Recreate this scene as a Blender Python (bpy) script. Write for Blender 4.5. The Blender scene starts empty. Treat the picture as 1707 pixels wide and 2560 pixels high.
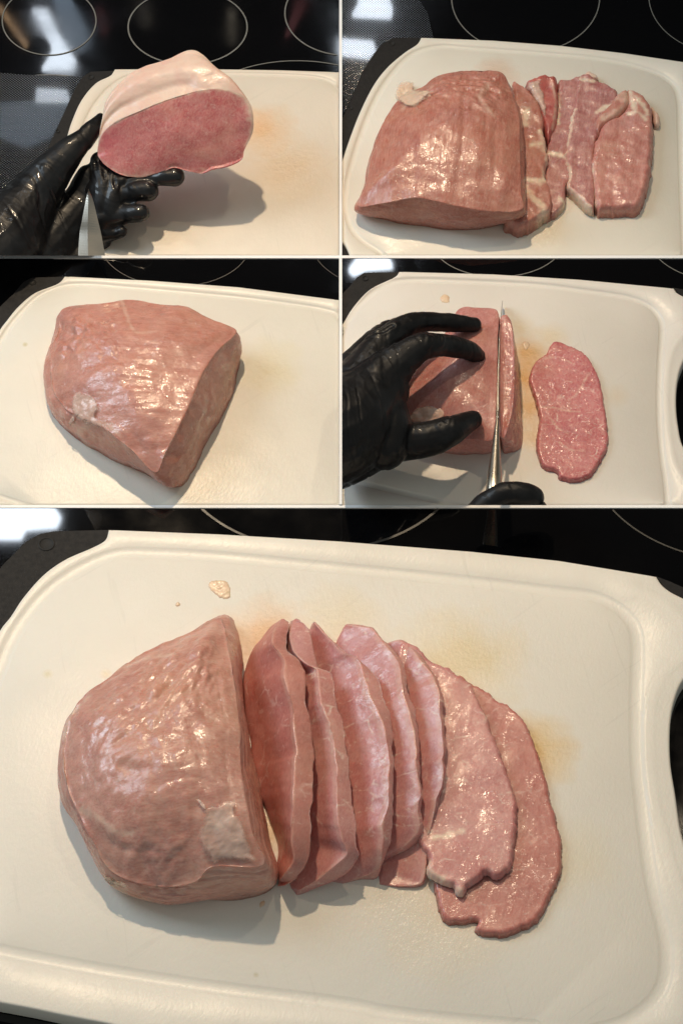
import bpy, bmesh, math, random
import numpy as np
from mathutils import Vector, noise, geometry
from mathutils.bvhtree import BVHTree

random.seed(7)
sc = bpy.context.scene
COL = sc.collection
R = math.radians

# ------------------------------------------------------------------ camera
ELEV = R(55)
DIST = 2.0
PW = 0.40                                  # width of the field at the aim point, m
FW = Vector((0, math.cos(ELEV), -math.sin(ELEV)))
UP = Vector((0, math.sin(ELEV), math.cos(ELEV)))
CAM = -FW * DIST
cd = bpy.data.cameras.new('camera')
cam = bpy.data.objects.new('camera', cd)
COL.objects.link(cam)
cam.location = CAM
cam.rotation_euler = (R(90) - ELEV, 0, 0)
cd.sensor_fit = 'VERTICAL'
cd.sensor_height = 36
cd.lens = 36 * DIST / (PW * 2560 / 1707)
cd.clip_start = 0.1
cd.clip_end = 50
sc.camera = cam
sc.view_settings.view_transform = 'Standard'
sc.view_settings.look = 'None'
sc.view_settings.exposure = 0.0
sc.view_settings.gamma = 1.0

# ------------------------------------------------------------------ dim room light and lamps
w = bpy.data.worlds.new('World')
sc.world = w
w.use_nodes = True
bg = w.node_tree.nodes['Background']
bg.inputs[0].default_value = (0.90, 0.97, 0.93, 1)
bg.inputs[1].default_value = 0.24


def aim(o, loc, tgt):
    o.location = loc
    o.rotation_euler = (Vector(tgt) - Vector(loc)).to_track_quat('-Z', 'Y').to_euler()


def lamp(name, kind, loc, tgt, power, color, **kw):
    l = bpy.data.lights.new(name, kind)
    l.energy = power
    l.color = color
    for k, v in kw.items():
        setattr(l, k, v)
    o = bpy.data.objects.new(name, l)
    COL.objects.link(o)
    aim(o, loc, tgt)
    return o


# warm hood lamp above and behind, smaller second bulb beside it
lamp('hood_lamp', 'SPOT', (-0.28, 1.02, 1.80), (-0.10, 0.02, 0), 102, (1.0, 0.78, 0.53), shadow_soft_size=0.035, spot_size=R(34), spot_blend=1.0)
lamp('hood_lamp_second', 'SPOT', (0.45, 0.80, 1.75), (0, 0.05, 0), 11, (1.0, 0.82, 0.60), shadow_soft_size=0.03, spot_size=R(60), spot_blend=0.8)

# cool daylight from a window on the left
wl = lamp('window_light', 'AREA', (-1.25, 0.55, 1.05), (-0.05, 0.05, 0), 13, (0.74, 0.88, 1.0), shape='SQUARE', size=0.8)

# the four heights of the display: z of the chopping board surface in every row, and of the hob glass
ZB = {1: -0.0208, 2: -0.0208, 3: -0.0114, 4: -0.0114, 5: 0.0}
ZG = {1: -0.0308, 2: -0.0308, 3: -0.0214, 4: -0.0214, 5: -0.0120}
RECT = {1: (0, 0, 847, 639), 2: (855, 0, 1707, 639), 3: (0, 647, 847, 1263), 4: (855, 647, 1707, 1263), 5: (0, 1271, 1707, 2560)}


def ray(sx, sy):
    u = (sx - 853.5) / 1707 * PW / DIST
    v = (1280 - sy) / 1707 * PW / DIST
    return FW + Vector((u, 0, 0)) + UP * v


def PZ(sx, sy, z):
    d = ray(sx, sy)
    t = (z - CAM.z) / d.z
    return CAM + d * t


def frame(ox, oy, s, p):
    """a reader of traced points: (x, y, height above the board in mm) -> world point"""
    def f(x, y, z=0.0):
        return PZ(ox + x * s, oy + y * s, ZB[p] + z * 0.001)
    f.sx = lambda x, y: (ox + x * s, oy + y * s)
    f.p = p
    return f


Z1 = frame(0, 0, .5421, 1)
Z2 = frame(850, 0, .5466, 2)
Z3 = frame(0, 640, .5421, 3)
Z4 = frame(850, 640, .5466, 4)
TL = frame(0, 1265, .5485, 5)
TR = frame(850, 1265, .5466, 5)
BL = frame(0, 1900, .5485, 5)
BR = frame(850, 1900, .5466, 5)
A = frame(540, 1500, .29337, 5)
B = frame(540, 1880, .29337, 5)
C = frame(960, 1500, .29337, 5)
D = frame(960, 1880, .31888, 5)
E = frame(120, 1500, .31888, 5)
F = frame(120, 1880, .38265, 5)
S5 = frame(0, 0, 1.0, 5)
ZT = frame(1240, 150, .28061, 2)
ZH = frame(0, 260, .30612, 1)
ZL = frame(850, 740, .28699, 4)


def X(f, *pts):
    return [f(*p) for p in pts]


# ------------------------------------------------------------------ material helpers
def new_mat(name):
    m = bpy.data.materials.new(name)
    m.use_nodes = True
    nt = m.node_tree
    return m, nt, nt.nodes['Principled BSDF']


def N(nt, typ, **kw):
    n = nt.nodes.new(typ)
    for k, v in kw.items():
        if k == 'inp':
            for i, val in v.items():
                n.inputs[i].default_value = val
        else:
            setattr(n, k, v)
    return n


def L(nt, a, b):
    nt.links.new(a, b)


def c4(c):
    return (c[0], c[1], c[2], 1)


def ramp(nt, src, stops):
    r = N(nt, 'ShaderNodeValToRGB')
    el = r.color_ramp.elements
    while len(el) < len(stops):
        el.new(0.5)
    for e, (p, v) in zip(el, stops):
        e.position = p
        e.color = (v, v, v, 1) if not isinstance(v, tuple) else c4(v)
    L(nt, src, r.inputs[0])
    return r.outputs[0]


def mixc(nt, fac, a, b):
    m = N(nt, 'ShaderNodeMix', data_type='RGBA')
    for sock, v in ((m.inputs[0], fac), (m.inputs[6], a), (m.inputs[7], b)):
        if isinstance(v, bpy.types.NodeSocket):
            L(nt, v, sock)
        elif isinstance(v, tuple):
            sock.default_value = c4(v)
        else:
            sock.default_value = v
    return m.outputs[2]


def math_(nt, op, a, b=0.0, clamp=False):
    m = N(nt, 'ShaderNodeMath', operation=op, use_clamp=clamp)
    for s, v in ((m.inputs[0], a), (m.inputs[1], b)):
        if isinstance(v, bpy.types.NodeSocket):
            L(nt, v, s)
        else:
            s.default_value = v
    return m.outputs[0]


def coords(nt, scale=(1, 1, 1), rot=(0, 0, 0), warp=0.0, wscale=60):
    tc = N(nt, 'ShaderNodeTexCoord')
    src = tc.outputs['Object']
    if warp:
        nz = N(nt, 'ShaderNodeTexNoise', inp={'Scale': wscale, 'Detail': 2.0})
        L(nt, src, nz.inputs['Vector'])
        sub = N(nt, 'ShaderNodeVectorMath', operation='SUBTRACT')
        sub.inputs[1].default_value = (.5, .5, .5)
        L(nt, nz.outputs['Color'], sub.inputs[0])
        sc_ = N(nt, 'ShaderNodeVectorMath', operation='SCALE')
        sc_.inputs['Scale'].default_value = warp
        L(nt, sub.outputs[0], sc_.inputs[0])
        ad = N(nt, 'ShaderNodeVectorMath', operation='ADD')
        L(nt, src, ad.inputs[0])
        L(nt, sc_.outputs[0], ad.inputs[1])
        src = ad.outputs[0]
    mp = N(nt, 'ShaderNodeMapping')
    mp.vector_type = 'TEXTURE'
    mp.inputs['Rotation'].default_value = rot
    mp.inputs['Scale'].default_value = tuple(1 / s for s in scale)
    L(nt, src, mp.inputs['Vector'])
    return mp.outputs[0]


def noise_n(nt, vec, scale, detail=4.0, rough=0.55, out='Fac'):
    n = N(nt, 'ShaderNodeTexNoise', inp={'Scale': scale, 'Detail': detail, 'Roughness': rough})
    L(nt, vec, n.inputs['Vector'])
    return n.outputs[out]


FATC = (0.82, 0.64, 0.50)


def meat_mat(name, base=(0.53, 0.20, 0.175), dark=(0.40, 0.115, 0.10), pale=(0.62, 0.33, 0.27), k=1.0, fibre=0.0, stretch=5.0,
             marble=0.6, fibres=0.5, gloss=0.5, bump=1.0, vein=1.0, rough=0.42, wetscale=1.0):
    """lean pork: blotchy lean colour, long fibres, thin broken fat veins, a wet film over a fine grain.
    k scales the pattern (2 in the small tableaux)."""
    m, nt, b = new_mat(name)
    iso = coords(nt)
    fv = coords(nt, (stretch, 1, 1), (0, 0, fibre), 0.006 / k, 50 * k)
    blot = noise_n(nt, iso, 38 * k, 3.0)
    blot2 = noise_n(nt, coords(nt, (1, 1, 1), (0, 0, .6), .01 / k, 30 * k), 110 * k, 4.0)
    # fibres: long across the stretched axis
    fb = coords(nt, (1 / stretch, 1, 1), (0, 0, fibre), 0.004 / k, 60 * k)
    fib = noise_n(nt, fb, 420 * k, 3.0, .6)
    col = mixc(nt, ramp(nt, blot, [(.32, 0.0), (.62, 1.0)]), dark, base)
    col = mixc(nt, math_(nt, 'MULTIPLY', ramp(nt, blot2, [(.45, 0.0), (.75, 1.0)]), .38), col, pale)
    col = mixc(nt, math_(nt, 'MULTIPLY', ramp(nt, fib, [(.50, 0.0), (.70, 1.0)]), .85 * fibres), col, pale)
    mauve = noise_n(nt, coords(nt, (1, .5, 1), (0, 0, fibre + .2)), 24 * k, 3.0)
    col = mixc(nt, math_(nt, 'MULTIPLY', ramp(nt, mauve, [(.50, 0.0), (.68, 1.0)]), .40), col, (base[0] * .80, base[1] * .78, base[2] * .92))
    col = mixc(nt, math_(nt, 'MULTIPLY', ramp(nt, mauve, [(.32, 1.0), (.45, 0.0)]), .35), col, (pale[0] * 1.02, pale[1] * .98, pale[2] * .84))
    grain = noise_n(nt, fb, 900, 3.0, .7)
    col = mixc(nt, math_(nt, 'MULTIPLY', ramp(nt, grain, [(.42, 0.0), (.66, 1.0)]), .42), col, pale)
    col = mixc(nt, math_(nt, 'MULTIPLY', ramp(nt, grain, [(.30, 1.0), (.46, 0.0)]), .30), col, tuple(v * .82 for v in dark))
    # thin branching veins of fat
    vv = coords(nt, (1, .55, 1), (0, 0, fibre + .35), 0.008 / k, 60 * k)
    vo = N(nt, 'ShaderNodeTexVoronoi', feature='DISTANCE_TO_EDGE', inp={'Scale': 70 * k * vein})
    L(nt, vv, vo.inputs['Vector'])
    line = ramp(nt, vo.outputs['Distance'], [(.0, 1.0), (.05, 0.0)])
    brk = ramp(nt, noise_n(nt, iso, 85 * k, 4.0, .7), [(.52, 0.0), (.66, 1.0)])
    vfac = math_(nt, 'MULTIPLY', math_(nt, 'MULTIPLY', line, brk), marble)
    # short dashes of fat along the fibres
    dv = coords(nt, (.4, 1, 1), (0, 0, fibre + 1.2), 0.006 / k, 90 * k)
    dash = ramp(nt, noise_n(nt, dv, 330 * k, 2.0, .5), [(.66, 0.0), (.74, 1.0)])
    vfac = math_(nt, 'MAXIMUM', vfac, math_(nt, 'MULTIPLY', dash, marble * .45))
    col = mixc(nt, vfac, col, (0.80, 0.60, 0.52))
    # fat shown by the geometry (rims, seams)
    at = N(nt, 'ShaderNodeAttribute', attribute_name='fat')
    fz = math_(nt, 'ADD', noise_n(nt, iso, 150 * k, 4.0), 0.15)
    ff = math_(nt, 'MULTIPLY', at.outputs['Fac'], math_(nt, 'MULTIPLY', fz, 1.5), True)
    col = mixc(nt, ff, col, FATC)
    ar = N(nt, 'ShaderNodeAttribute', attribute_name='red')
    col = mixc(nt, math_(nt, 'MULTIPLY', ar.outputs['Fac'], .75), col, (.62, .12, .15))
    L(nt, col, b.inputs['Base Color'])
    b.inputs['Subsurface Weight'].default_value = 0.5
    b.inputs['Subsurface Radius'].default_value = (1.0, .32, .22)
    b.inputs['Subsurface Scale'].default_value = 0.004 / k
    rg = ramp(nt, noise_n(nt, iso, 55 * k, 3.0), [(.35, rough - .12), (.65, rough + .12)])
    L(nt, rg, b.inputs['Roughness'])
    b.inputs['Specular IOR Level'].default_value = .5
    wet = math_(nt, 'MULTIPLY', ramp(nt, noise_n(nt, iso, 26 * k, 3.0), [(.40, gloss * .4), (.60, min(1.0, gloss * 1.7))]), ramp(nt, noise_n(nt, iso, 240, 3.0, .6), [(.42, .15), (.58, 1.0)]))
    b.inputs['Coat IOR'].default_value = 1.6
    L(nt, wet, b.inputs['Coat Weight'])
    b.inputs['Coat Roughness'].default_value = 0.17
    # relief
    g1 = noise_n(nt, fb, 260 * k, 4.0, .6)
    g2 = noise_n(nt, iso, 640 * k, 3.0, .65)
    g3 = noise_n(nt, iso, 150 * k, 3.0, .5)
    h = math_(nt, 'ADD', math_(nt, 'MULTIPLY', g1, .40 * fibres), math_(nt, 'ADD', math_(nt, 'MULTIPLY', g2, .07), math_(nt, 'MULTIPLY', g3, .45)))
    bp = N(nt, 'ShaderNodeBump', inp={'Strength': .9, 'Distance': 0.0009 * bump / k})
    L(nt, h, bp.inputs['Height'])
    L(nt, bp.outputs[0], b.inputs['Normal'])
    # the wet film is rougher in relief than the meat: tiny beads catch the lamp
    sp = coords(nt, (1, .45, 1), (0, 0, fibre + .4), .002, 200)
    w1_ = noise_n(nt, sp, 330, 3.0, .6)
    w2_ = noise_n(nt, fb, 120 * k, 2.0, .5)
    w1_ = math_(nt, 'ADD', w1_, math_(nt, 'MULTIPLY', w2_, 1.2))
    bp2 = N(nt, 'ShaderNodeBump', inp={'Strength': 1.0, 'Distance': 0.00062 * wetscale})
    L(nt, w1_, bp2.inputs['Height'])
    L(nt, bp2.outputs[0], b.inputs['Coat Normal'])
    return m


def fat_mat(name, col=(0.74, 0.56, 0.47), alt=(0.66, 0.38, 0.30), k=1.0, gloss=.4, bump=1.0, film=False):
    m, nt, b = new_mat(name)
    iso = coords(nt, (1, 1, 1), (0, 0, 0), .006 / k, 60 * k)
    if film:                                  # a membrane: see-through where it thins out
        at = N(nt, 'ShaderNodeAttribute', attribute_name='thin')
        al = math_(nt, 'ADD', math_(nt, 'MULTIPLY', at.outputs['Fac'], 1.5), math_(nt, 'MULTIPLY', math_(nt, 'SUBTRACT', noise_n(nt, iso, 130 * k, 4.0, .6), .62), 1.9))
        L(nt, ramp(nt, al, [(.05, 0.0), (.75, .92)]), b.inputs['Alpha'])
    n1 = noise_n(nt, iso, 60 * k, 4.0)
    st = coords(nt, (.25, 1, 1), (0, 0, .2), .006 / k, 60 * k)
    n2 = noise_n(nt, st, 170 * k, 3.0)
    c = mixc(nt, ramp(nt, n1, [(.42, 0.0), (.75, .75)]), col, alt)
    c = mixc(nt, ramp(nt, n2, [(.52, 0.0), (.8, .5)]), c, (.84, .70, .60))
    L(nt, c, b.inputs['Base Color'])
    b.inputs['Subsurface Weight'].default_value = .4
    b.inputs['Subsurface Radius'].default_value = (1, .6, .4)
    b.inputs['Subsurface Scale'].default_value = .003 / k
    b.inputs['Roughness'].default_value = .4
    b.inputs['Coat Weight'].default_value = gloss
    b.inputs['Coat Roughness'].default_value = .18
    bp = N(nt, 'ShaderNodeBump', inp={'Strength': .8, 'Distance': .00045 * bump / k})
    L(nt, math_(nt, 'ADD', noise_n(nt, iso, 260 * k, 3.0, .4), math_(nt, 'MULTIPLY', n2, .8)), bp.inputs['Height'])
    L(nt, bp.outputs[0], b.inputs['Normal'])
    L(nt, bp.outputs[0], b.inputs['Coat Normal'])
    return m


def board_mat(name, col=(0.80, 0.755, 0.65), stains_and_glow=(), k=1.0):
    """cream plastic with a fine leathery grain; stains = (world xy, radius m, colour, strength)"""
    m, nt, b = new_mat(name)
    iso = coords(nt)
    n1 = noise_n(nt, iso, 14 * k, 4.0)
    c = mixc(nt, ramp(nt, n1, [(.35, 0.0), (.7, 1.0)]), col, tuple(v * .95 for v in col))
    fine = noise_n(nt, iso, 900 * k, 2.0)
    c = mixc(nt, ramp(nt, fine, [(.3, .0), (.8, .22)]), c, tuple(v * .9 for v in col))
    sc1 = ramp(nt, noise_n(nt, coords(nt, (1, .035, 1), (0, 0, .22), .01, 12), 330, 2.0, .5), [(.665, 0.0), (.70, 1.0)])
    sc2 = ramp(nt, noise_n(nt, coords(nt, (1, .03, 1), (0, 0, -.9), .01, 12), 300, 2.0, .5), [(.675, 0.0), (.71, 1.0)])
    score = math_(nt, 'MULTIPLY', math_(nt, 'MAXIMUM', sc1, sc2), ramp(nt, noise_n(nt, iso, 16 * k, 2.0), [(.42, .1), (.6, 1.0)]))
    c = mixc(nt, math_(nt, 'MULTIPLY', score, .20), c, tuple(v * .72 for v in col))
    tc = N(nt, 'ShaderNodeTexCoord')
    sn = noise_n(nt, iso, 45 * k, 4.0)
    wetf = None
    for (p, rad, sc_, st) in stains_and_glow:  # juice spots, with orange light caustics put into the colour as well
        d = N(nt, 'ShaderNodeVectorMath', operation='DISTANCE')
        L(nt, tc.outputs['Object'], d.inputs[0])
        d.inputs[1].default_value = p
        e = math_(nt, 'ADD', math_(nt, 'DIVIDE', d.outputs['Value'], rad), math_(nt, 'MULTIPLY', math_(nt, 'SUBTRACT', sn, .5), .9))
        f = math_(nt, 'MULTIPLY', ramp(nt, e, [(.15, 1.0), (1.0, 0.0)]), st)
        c = mixc(nt, f, c, sc_)
        wetf = f if wetf is None else math_(nt, 'MAXIMUM', wetf, f)
    L(nt, c, b.inputs['Base Color'])
    r_ = ramp(nt, noise_n(nt, iso, 20 * k, 3.0), [(.35, .40), (.65, .52)])
    if wetf is not None:
        r_ = math_(nt, 'SUBTRACT', r_, math_(nt, 'MULTIPLY', wetf, .20))
    L(nt, r_, b.inputs['Roughness'])
    b.inputs['Coat Weight'].default_value = .12
    b.inputs['Coat Roughness'].default_value = .38
    b.inputs['Subsurface Weight'].default_value = .08
    b.inputs['Subsurface Scale'].default_value = .002
    st = coords(nt, (1, .45, 1), (0, 0, -.35))
    bp = N(nt, 'ShaderNodeBump', inp={'Strength': .6, 'Distance': .00022 / k})
    L(nt, math_(nt, 'ADD', noise_n(nt, st, 620, 3.0, .6), math_(nt, 'MULTIPLY', noise_n(nt, iso, 160 * k, 2.0), .5)), bp.inputs['Height'])
    L(nt, bp.outputs[0], b.inputs['Normal'])
    if wetf is not None:                     # beads of juice
        bd = N(nt, 'ShaderNodeBump', inp={'Strength': 1.0, 'Distance': .0012})
        L(nt, math_(nt, 'MULTIPLY', ramp(nt, noise_n(nt, iso, 380, 2.0), [(.45, 0.0), (.75, 1.0)]), wetf), bd.inputs['Height'])
        L(nt, bp.outputs[0], bd.inputs['Normal'])
        L(nt, bd.outputs[0], b.inputs['Coat Normal'])
        L(nt, math_(nt, 'ADD', .12, wetf, True), b.inputs['Coat Weight'])
        b.inputs['Coat Roughness'].default_value = .22
    return m


def simple_mat(name, col, rough=.5, metal=0.0, bump=0.0, bscale=300, spec=.5, coat=0.0, aniso=None):
    m, nt, b = new_mat(name)
    iso = coords(nt)
    n1 = noise_n(nt, iso, bscale * .3, 4.0)
    c = mixc(nt, ramp(nt, n1, [(.3, 0.0), (.75, 1.0)]), col, tuple(v * .8 for v in col))
    L(nt, c, b.inputs['Base Color'])
    L(nt, ramp(nt, n1, [(.3, max(0.02, rough - .06)), (.7, rough + .06)]), b.inputs['Roughness'])
    b.inputs['Metallic'].default_value = metal
    b.inputs['Specular IOR Level'].default_value = spec
    b.inputs['Coat Weight'].default_value = coat
    if bump:
        v = iso if aniso is None else coords(nt, aniso)
        bp = N(nt, 'ShaderNodeBump', inp={'Strength': .7, 'Distance': bump})
        L(nt, noise_n(nt, v, bscale, 4.0, .6), bp.inputs['Height'])
        L(nt, bp.outputs[0], b.inputs['Normal'])
    return m


def glove_mat(name, rough, spec=.5, ang=0.0, wet=0.6):
    m, nt, b = new_mat(name)
    b.inputs['Base Color'].default_value = (.006, .006, .007, 1)
    b.inputs['Specular IOR Level'].default_value = spec
    iso = coords(nt)
    rg = ramp(nt, noise_n(nt, iso, 40, 3.0), [(.38, rough), (.62, rough + .16)])
    L(nt, rg, b.inputs['Roughness'])
    L(nt, ramp(nt, noise_n(nt, iso, 55, 3.0), [(.45, 0.0), (.6, wet)]), b.inputs['Coat Weight'])
    b.inputs['Coat Roughness'].default_value = .07
    # stretched folds + fine skin
    v = coords(nt, (1, .22, 1), (0, 0, ang), .012, 45)
    f1 = noise_n(nt, v, 85, 2.0, .45)
    fold = ramp(nt, f1, [(.40, 0.0), (.5, .8), (.60, 0.15)])
    bp = N(nt, 'ShaderNodeBump', inp={'Strength': .5, 'Distance': .0009})
    L(nt, math_(nt, 'ADD', math_(nt, 'MULTIPLY', fold, .5), math_(nt, 'ADD', f1, math_(nt, 'MULTIPLY', noise_n(nt, iso, 1400, 2.0), .04))), bp.inputs['Height'])
    L(nt, bp.outputs[0], b.inputs['Normal'])
    L(nt, bp.outputs[0], b.inputs['Coat Normal'])
    return m


# ------------------------------------------------------------------ object helpers
def tag(o, label=None, cat=None, group=None, kind=None):
    if label: o['label'] = label
    if cat: o['category'] = cat
    if group: o['group'] = group
    if kind: o['kind'] = kind
    return o


def obj(name, me, mat=None, parent=None):
    me.name = name
    o = bpy.data.objects.new(name, me)
    COL.objects.link(o)
    if mat is not None:
        me.materials.append(mat)
    if parent is not None:
        o.parent = parent
        o.matrix_parent_inverse = parent.matrix_world.inverted()
    return o


def empty(name, loc):
    o = bpy.data.objects.new(name, None)
    COL.objects.link(o)
    o.location = loc
    o.empty_display_size = .01
    bpy.context.view_layer.update()
    return o


def mesh(verts, faces, smooth=True):
    me = bpy.data.meshes.new('m')
    me.from_pydata([tuple(v) for v in verts], [], [tuple(int(i) for i in f) for f in faces])
    me.update()
    if smooth:
        me.polygons.foreach_set('use_smooth', [True] * len(me.polygons))
    return me


def set_attr(me, name, vals):
    a = me.attributes.new(name, 'FLOAT', 'POINT')
    a.data.foreach_set('value', np.asarray(vals, dtype=np.float32))


def cat_open(pts, n):
    """Catmull-Rom through an open list, n samples evenly by arc length"""
    p = np.array([tuple(q) for q in pts], float)
    q = np.vstack([2 * p[0] - p[1], p, 2 * p[-1] - p[-2]])
    out = []
    for i in range(1, len(q) - 2):
        for t in np.linspace(0, 1, 14, endpoint=False):
            a, b, c, d = q[i - 1], q[i], q[i + 1], q[i + 2]
            out.append(.5 * ((2 * b) + (-a + c) * t + (2 * a - 5 * b + 4 * c - d) * t * t + (-a + 3 * b - 3 * c + d) * t ** 3))
    out.append(p[-1])
    out = np.array(out)
    s = np.r_[0, np.cumsum(np.linalg.norm(np.diff(out, axis=0), axis=1))]
    u = np.linspace(0, s[-1], n)
    return np.stack([np.interp(u, s, out[:, k]) for k in range(out.shape[1])], 1)


def cat_axis(P, n, closed, axis=0):
    """Catmull-Rom resample of an array of points along one axis, n samples in every span"""
    P = np.moveaxis(np.asarray(P, float), axis, 0)
    K = len(P)
    if closed:
        idx = lambda i: P[i % K]
        spans = K
    else:
        def idx(i):
            if i < 0: return 2 * P[0] - P[1]
            if i >= K: return 2 * P[-1] - P[-2]
            return P[i]
        spans = K - 1
    out = []
    for i in range(spans):
        a, b, c, d = idx(i - 1), idx(i), idx(i + 1), idx(i + 2)
        nn = n[i] if isinstance(n, (list, tuple)) else n
        for t in np.linspace(0, 1, nn, endpoint=False):
            out.append(.5 * ((2 * b) + (-a + c) * t + (2 * a - 5 * b + 4 * c - d) * t * t + (-a + 3 * b - 3 * c + d) * t ** 3))
    if not closed:
        out.append(P[-1])
    return np.moveaxis(np.array(out), 0, axis)


def grid_faces(M, K, closed, off=0):
    f = []
    for i in range(M - 1):
        for j in range(K if closed else K - 1):
            a = off + i * K + j
            b = off + i * K + (j + 1) % K
            f.append((a, b, b + K, a + K))
    return f


def fbm(p, s, o=4, off=0.0):
    return noise.fractal(Vector((p[0] * s + off, p[1] * s + off, p[2] * s - off)), 1.0, 2.0, o)


def displace(me, fn):
    """push every vertex along its normal by fn(co, no) metres"""
    n = len(me.vertices)
    co = np.empty(n * 3); me.vertices.foreach_get('co', co); co = co.reshape(-1, 3)
    no = np.empty(n * 3); me.vertices.foreach_get('normal', no); no = no.reshape(-1, 3)
    d = np.array([fn(c, m) for c, m in zip(co, no)])
    co = co + no * d[:, None]
    me.vertices.foreach_set('co', co.ravel())
    me.update()


def fix_normals(me):
    bm = bmesh.new(); bm.from_mesh(me)
    bmesh.ops.recalc_face_normals(bm, faces=bm.faces)
    bm.to_mesh(me); bm.free()
    me.polygons.foreach_set('use_smooth', [True] * len(me.polygons))
    me.update()


def block(T, Bs, dome, nu=12, centre=None, crisp=.97, bulge=.10, sub=8, inner=(.86, .6, .32, .1)):
    """a lump of meat: T = the traced upper edge, Bs = the traced foot, dome = extra height (m) of the middle of the top"""
    T = np.array([tuple(p) for p in T]); Bs = np.array([tuple(p) for p in Bs])
    cT = T.mean(0) if centre is None else np.array(tuple(centre))
    cB = Bs.mean(0)
    rings = [cB + (Bs - cB) * .6, cB + (Bs - cB) * .97, Bs + [0, 0, .0012]]
    for t in (.35, .7):
        m_ = Bs * (1 - t) + T * t
        c_ = m_.mean(0); c_[2] = 0
        dv = m_ - c_; dv[:, 2] = 0
        rings.append(m_ + dv * bulge * math.sin(t * math.pi) * .5)
    rings.append(Bs * .04 + T * .96)
    rings.append(T)
    rings.append(cT + (T - cT) * crisp + [0, 0, .0006])
    for s in inner:
        r_ = cT + (T - cT) * s
        w_ = s ** 1.9; r_[:, 2] = T[:, 2] * w_ + (cT[2]) * (1 - w_) + dome * (1 - s * s)
        rings.append(r_)
    G = cat_axis(np.array(rings), nu, True, axis=1)
    nn = [2, 2, sub, sub, sub, 3, 3, 4, sub * 2, sub * 2, sub * 2]
    G = cat_axis(G, nn[:len(rings) - 1], False, axis=0)
    M, K = G.shape[:2]
    top0 = sum(nn[:7])                       # first ring of the top; smooth round the ring, more towards the middle
    for i in range(top0 + 1, M):
        q_ = (i - top0) / (M - 1 - top0)
        sg = K * (.018 + .10 * q_)
        x_ = np.minimum(np.arange(K), K - np.arange(K))
        ker = np.exp(-.5 * (x_ / sg) ** 2); ker /= ker.sum()
        sm = np.real(np.fft.ifft(np.fft.fft(G[i], axis=0) * np.fft.fft(ker)[:, None], axis=0))
        w_ = min(1, q_ * 7)
        rad = np.linalg.norm(G[i] - G[i].mean(0), axis=1).mean(); rs = np.linalg.norm(sm - sm.mean(0), axis=1).mean() + 1e-9
        sm2 = sm.copy(); sm2[:, :2] = sm[:, :2].mean(0) + (sm[:, :2] - sm[:, :2].mean(0)) * min(3, rad / rs)
        G[i, :, 2] = G[i, :, 2] * (1 - w_) + sm[:, 2] * w_
        G[i, :, :2] = G[i, :, :2] * (1 - w_ * q_) + sm2[:, :2] * w_ * q_
    V = list(G.reshape(-1, 3))
    Fc = grid_faces(M, K, True)
    V.append(G[0].mean(0)); V.append(G[-1].mean(0))
    for j in range(K):
        Fc.append((len(V) - 2, (j + 1) % K, j))
        Fc.append((len(V) - 1, (M - 1) * K + j, (M - 1) * K + (j + 1) % K))
    me = mesh(V, Fc)
    fix_normals(me)
    me['K'] = K; me['M'] = M
    return me


def slab(Lr, Er, Rr, n=150, jag=.0009, seed=0, thick=None, face_sag=0.0, nf=16):
    """a leaning slice: left rail (low), edge rail (high), rim rail; the cut face lies between left and edge,
    the cut thickness of the rim between edge and rim"""
    Lr, Er, Rr = (cat_open(r, n) for r in (Lr, Er, Rr))
    for arr, amp, o in ((Er, .6, 0), (Rr, 1.0, 5)):
        for i in range(n):
            e = min(1, min(i, n - 1 - i) / 8)
            arr[i, 0] += e * jag * amp * (fbm((arr[i, 1], seed, o), 110, 3) * 1.0 + .35 * fbm((arr[i, 1], seed, o + 9), 330, 2))
    off = Rr - Er
    if thick is not None:
        off = np.tile(np.array(thick), (n, 1))
    Lb = Lr + off
    Lb[:, 2] = np.minimum(Lb[:, 2], Lr[:, 2] - .0015)
    Ru = Rr + np.array([-.0022, 0, -.0035])
    lerp = lambda a, b, t: a * (1 - t) + b * t
    sag = np.array([0, 0, face_sag])
    rings = [Lr, lerp(Lr, Er, .3) + sag * .8, lerp(Lr, Er, .6) + sag, lerp(Lr, Er, .88) + sag * .5, lerp(Lr, Er, .97) + [0, 0, .0001], Er,
             lerp(Er, Rr, .08) + [.0001, 0, 0], lerp(Er, Rr, .5) + [.0003, 0, .0002], lerp(Er, Rr, .94) + [.0003, 0, 0], Rr, Ru, lerp(Ru, Lb, .5), Lb]
    cnt = [nf, nf, nf, 5, 2, 2, 6, 6, 2, 3, 4, 4, 3]
    G = cat_axis(np.array(rings), cnt, True, axis=0)
    M = len(G)
    V = list(G.reshape(-1, 3))
    Fc = []
    for i in range(M):
        for j in range(n - 1):
            a = i * n + j; b = ((i + 1) % M) * n + j
            Fc.append((a, b, b + 1, a + 1))
    for j in (0, n - 1):
        V.append(G[:, j].mean(0))
        for i in range(M):
            a, b = i * n + j, ((i + 1) % M) * n + j
            Fc.append((len(V) - 1, a, b) if j else (len(V) - 1, b, a))
    me = mesh(V, Fc)
    fix_normals(me)
    fat = np.zeros(len(V))
    s = np.cumsum([0] + cnt)
    for i in range(M):
        f = 0.0
        if s[4] - 2 <= i <= s[6]: f = .22
        elif s[6] < i <= s[9]: f = .10
        elif i > s[3] + 1 and i < s[4]: f = .15
        fat[i * n:(i + 1) * n] = f
    set_attr(me, 'fat', fat)
    return me


def in_poly(P, poly):
    x, y = P[:, 0], P[:, 1]
    ins = np.zeros(len(P), bool)
    n = len(poly)
    j = n - 1
    for i in range(n):
        xi, yi = poly[i][0], poly[i][1]
        xj, yj = poly[j][0], poly[j][1]
        c = ((yi > y) != (yj > y)) & (x < (xj - xi) * (y - yi) / (yj - yi + 1e-15) + xi)
        ins ^= c
        j = i
    return ins


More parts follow.
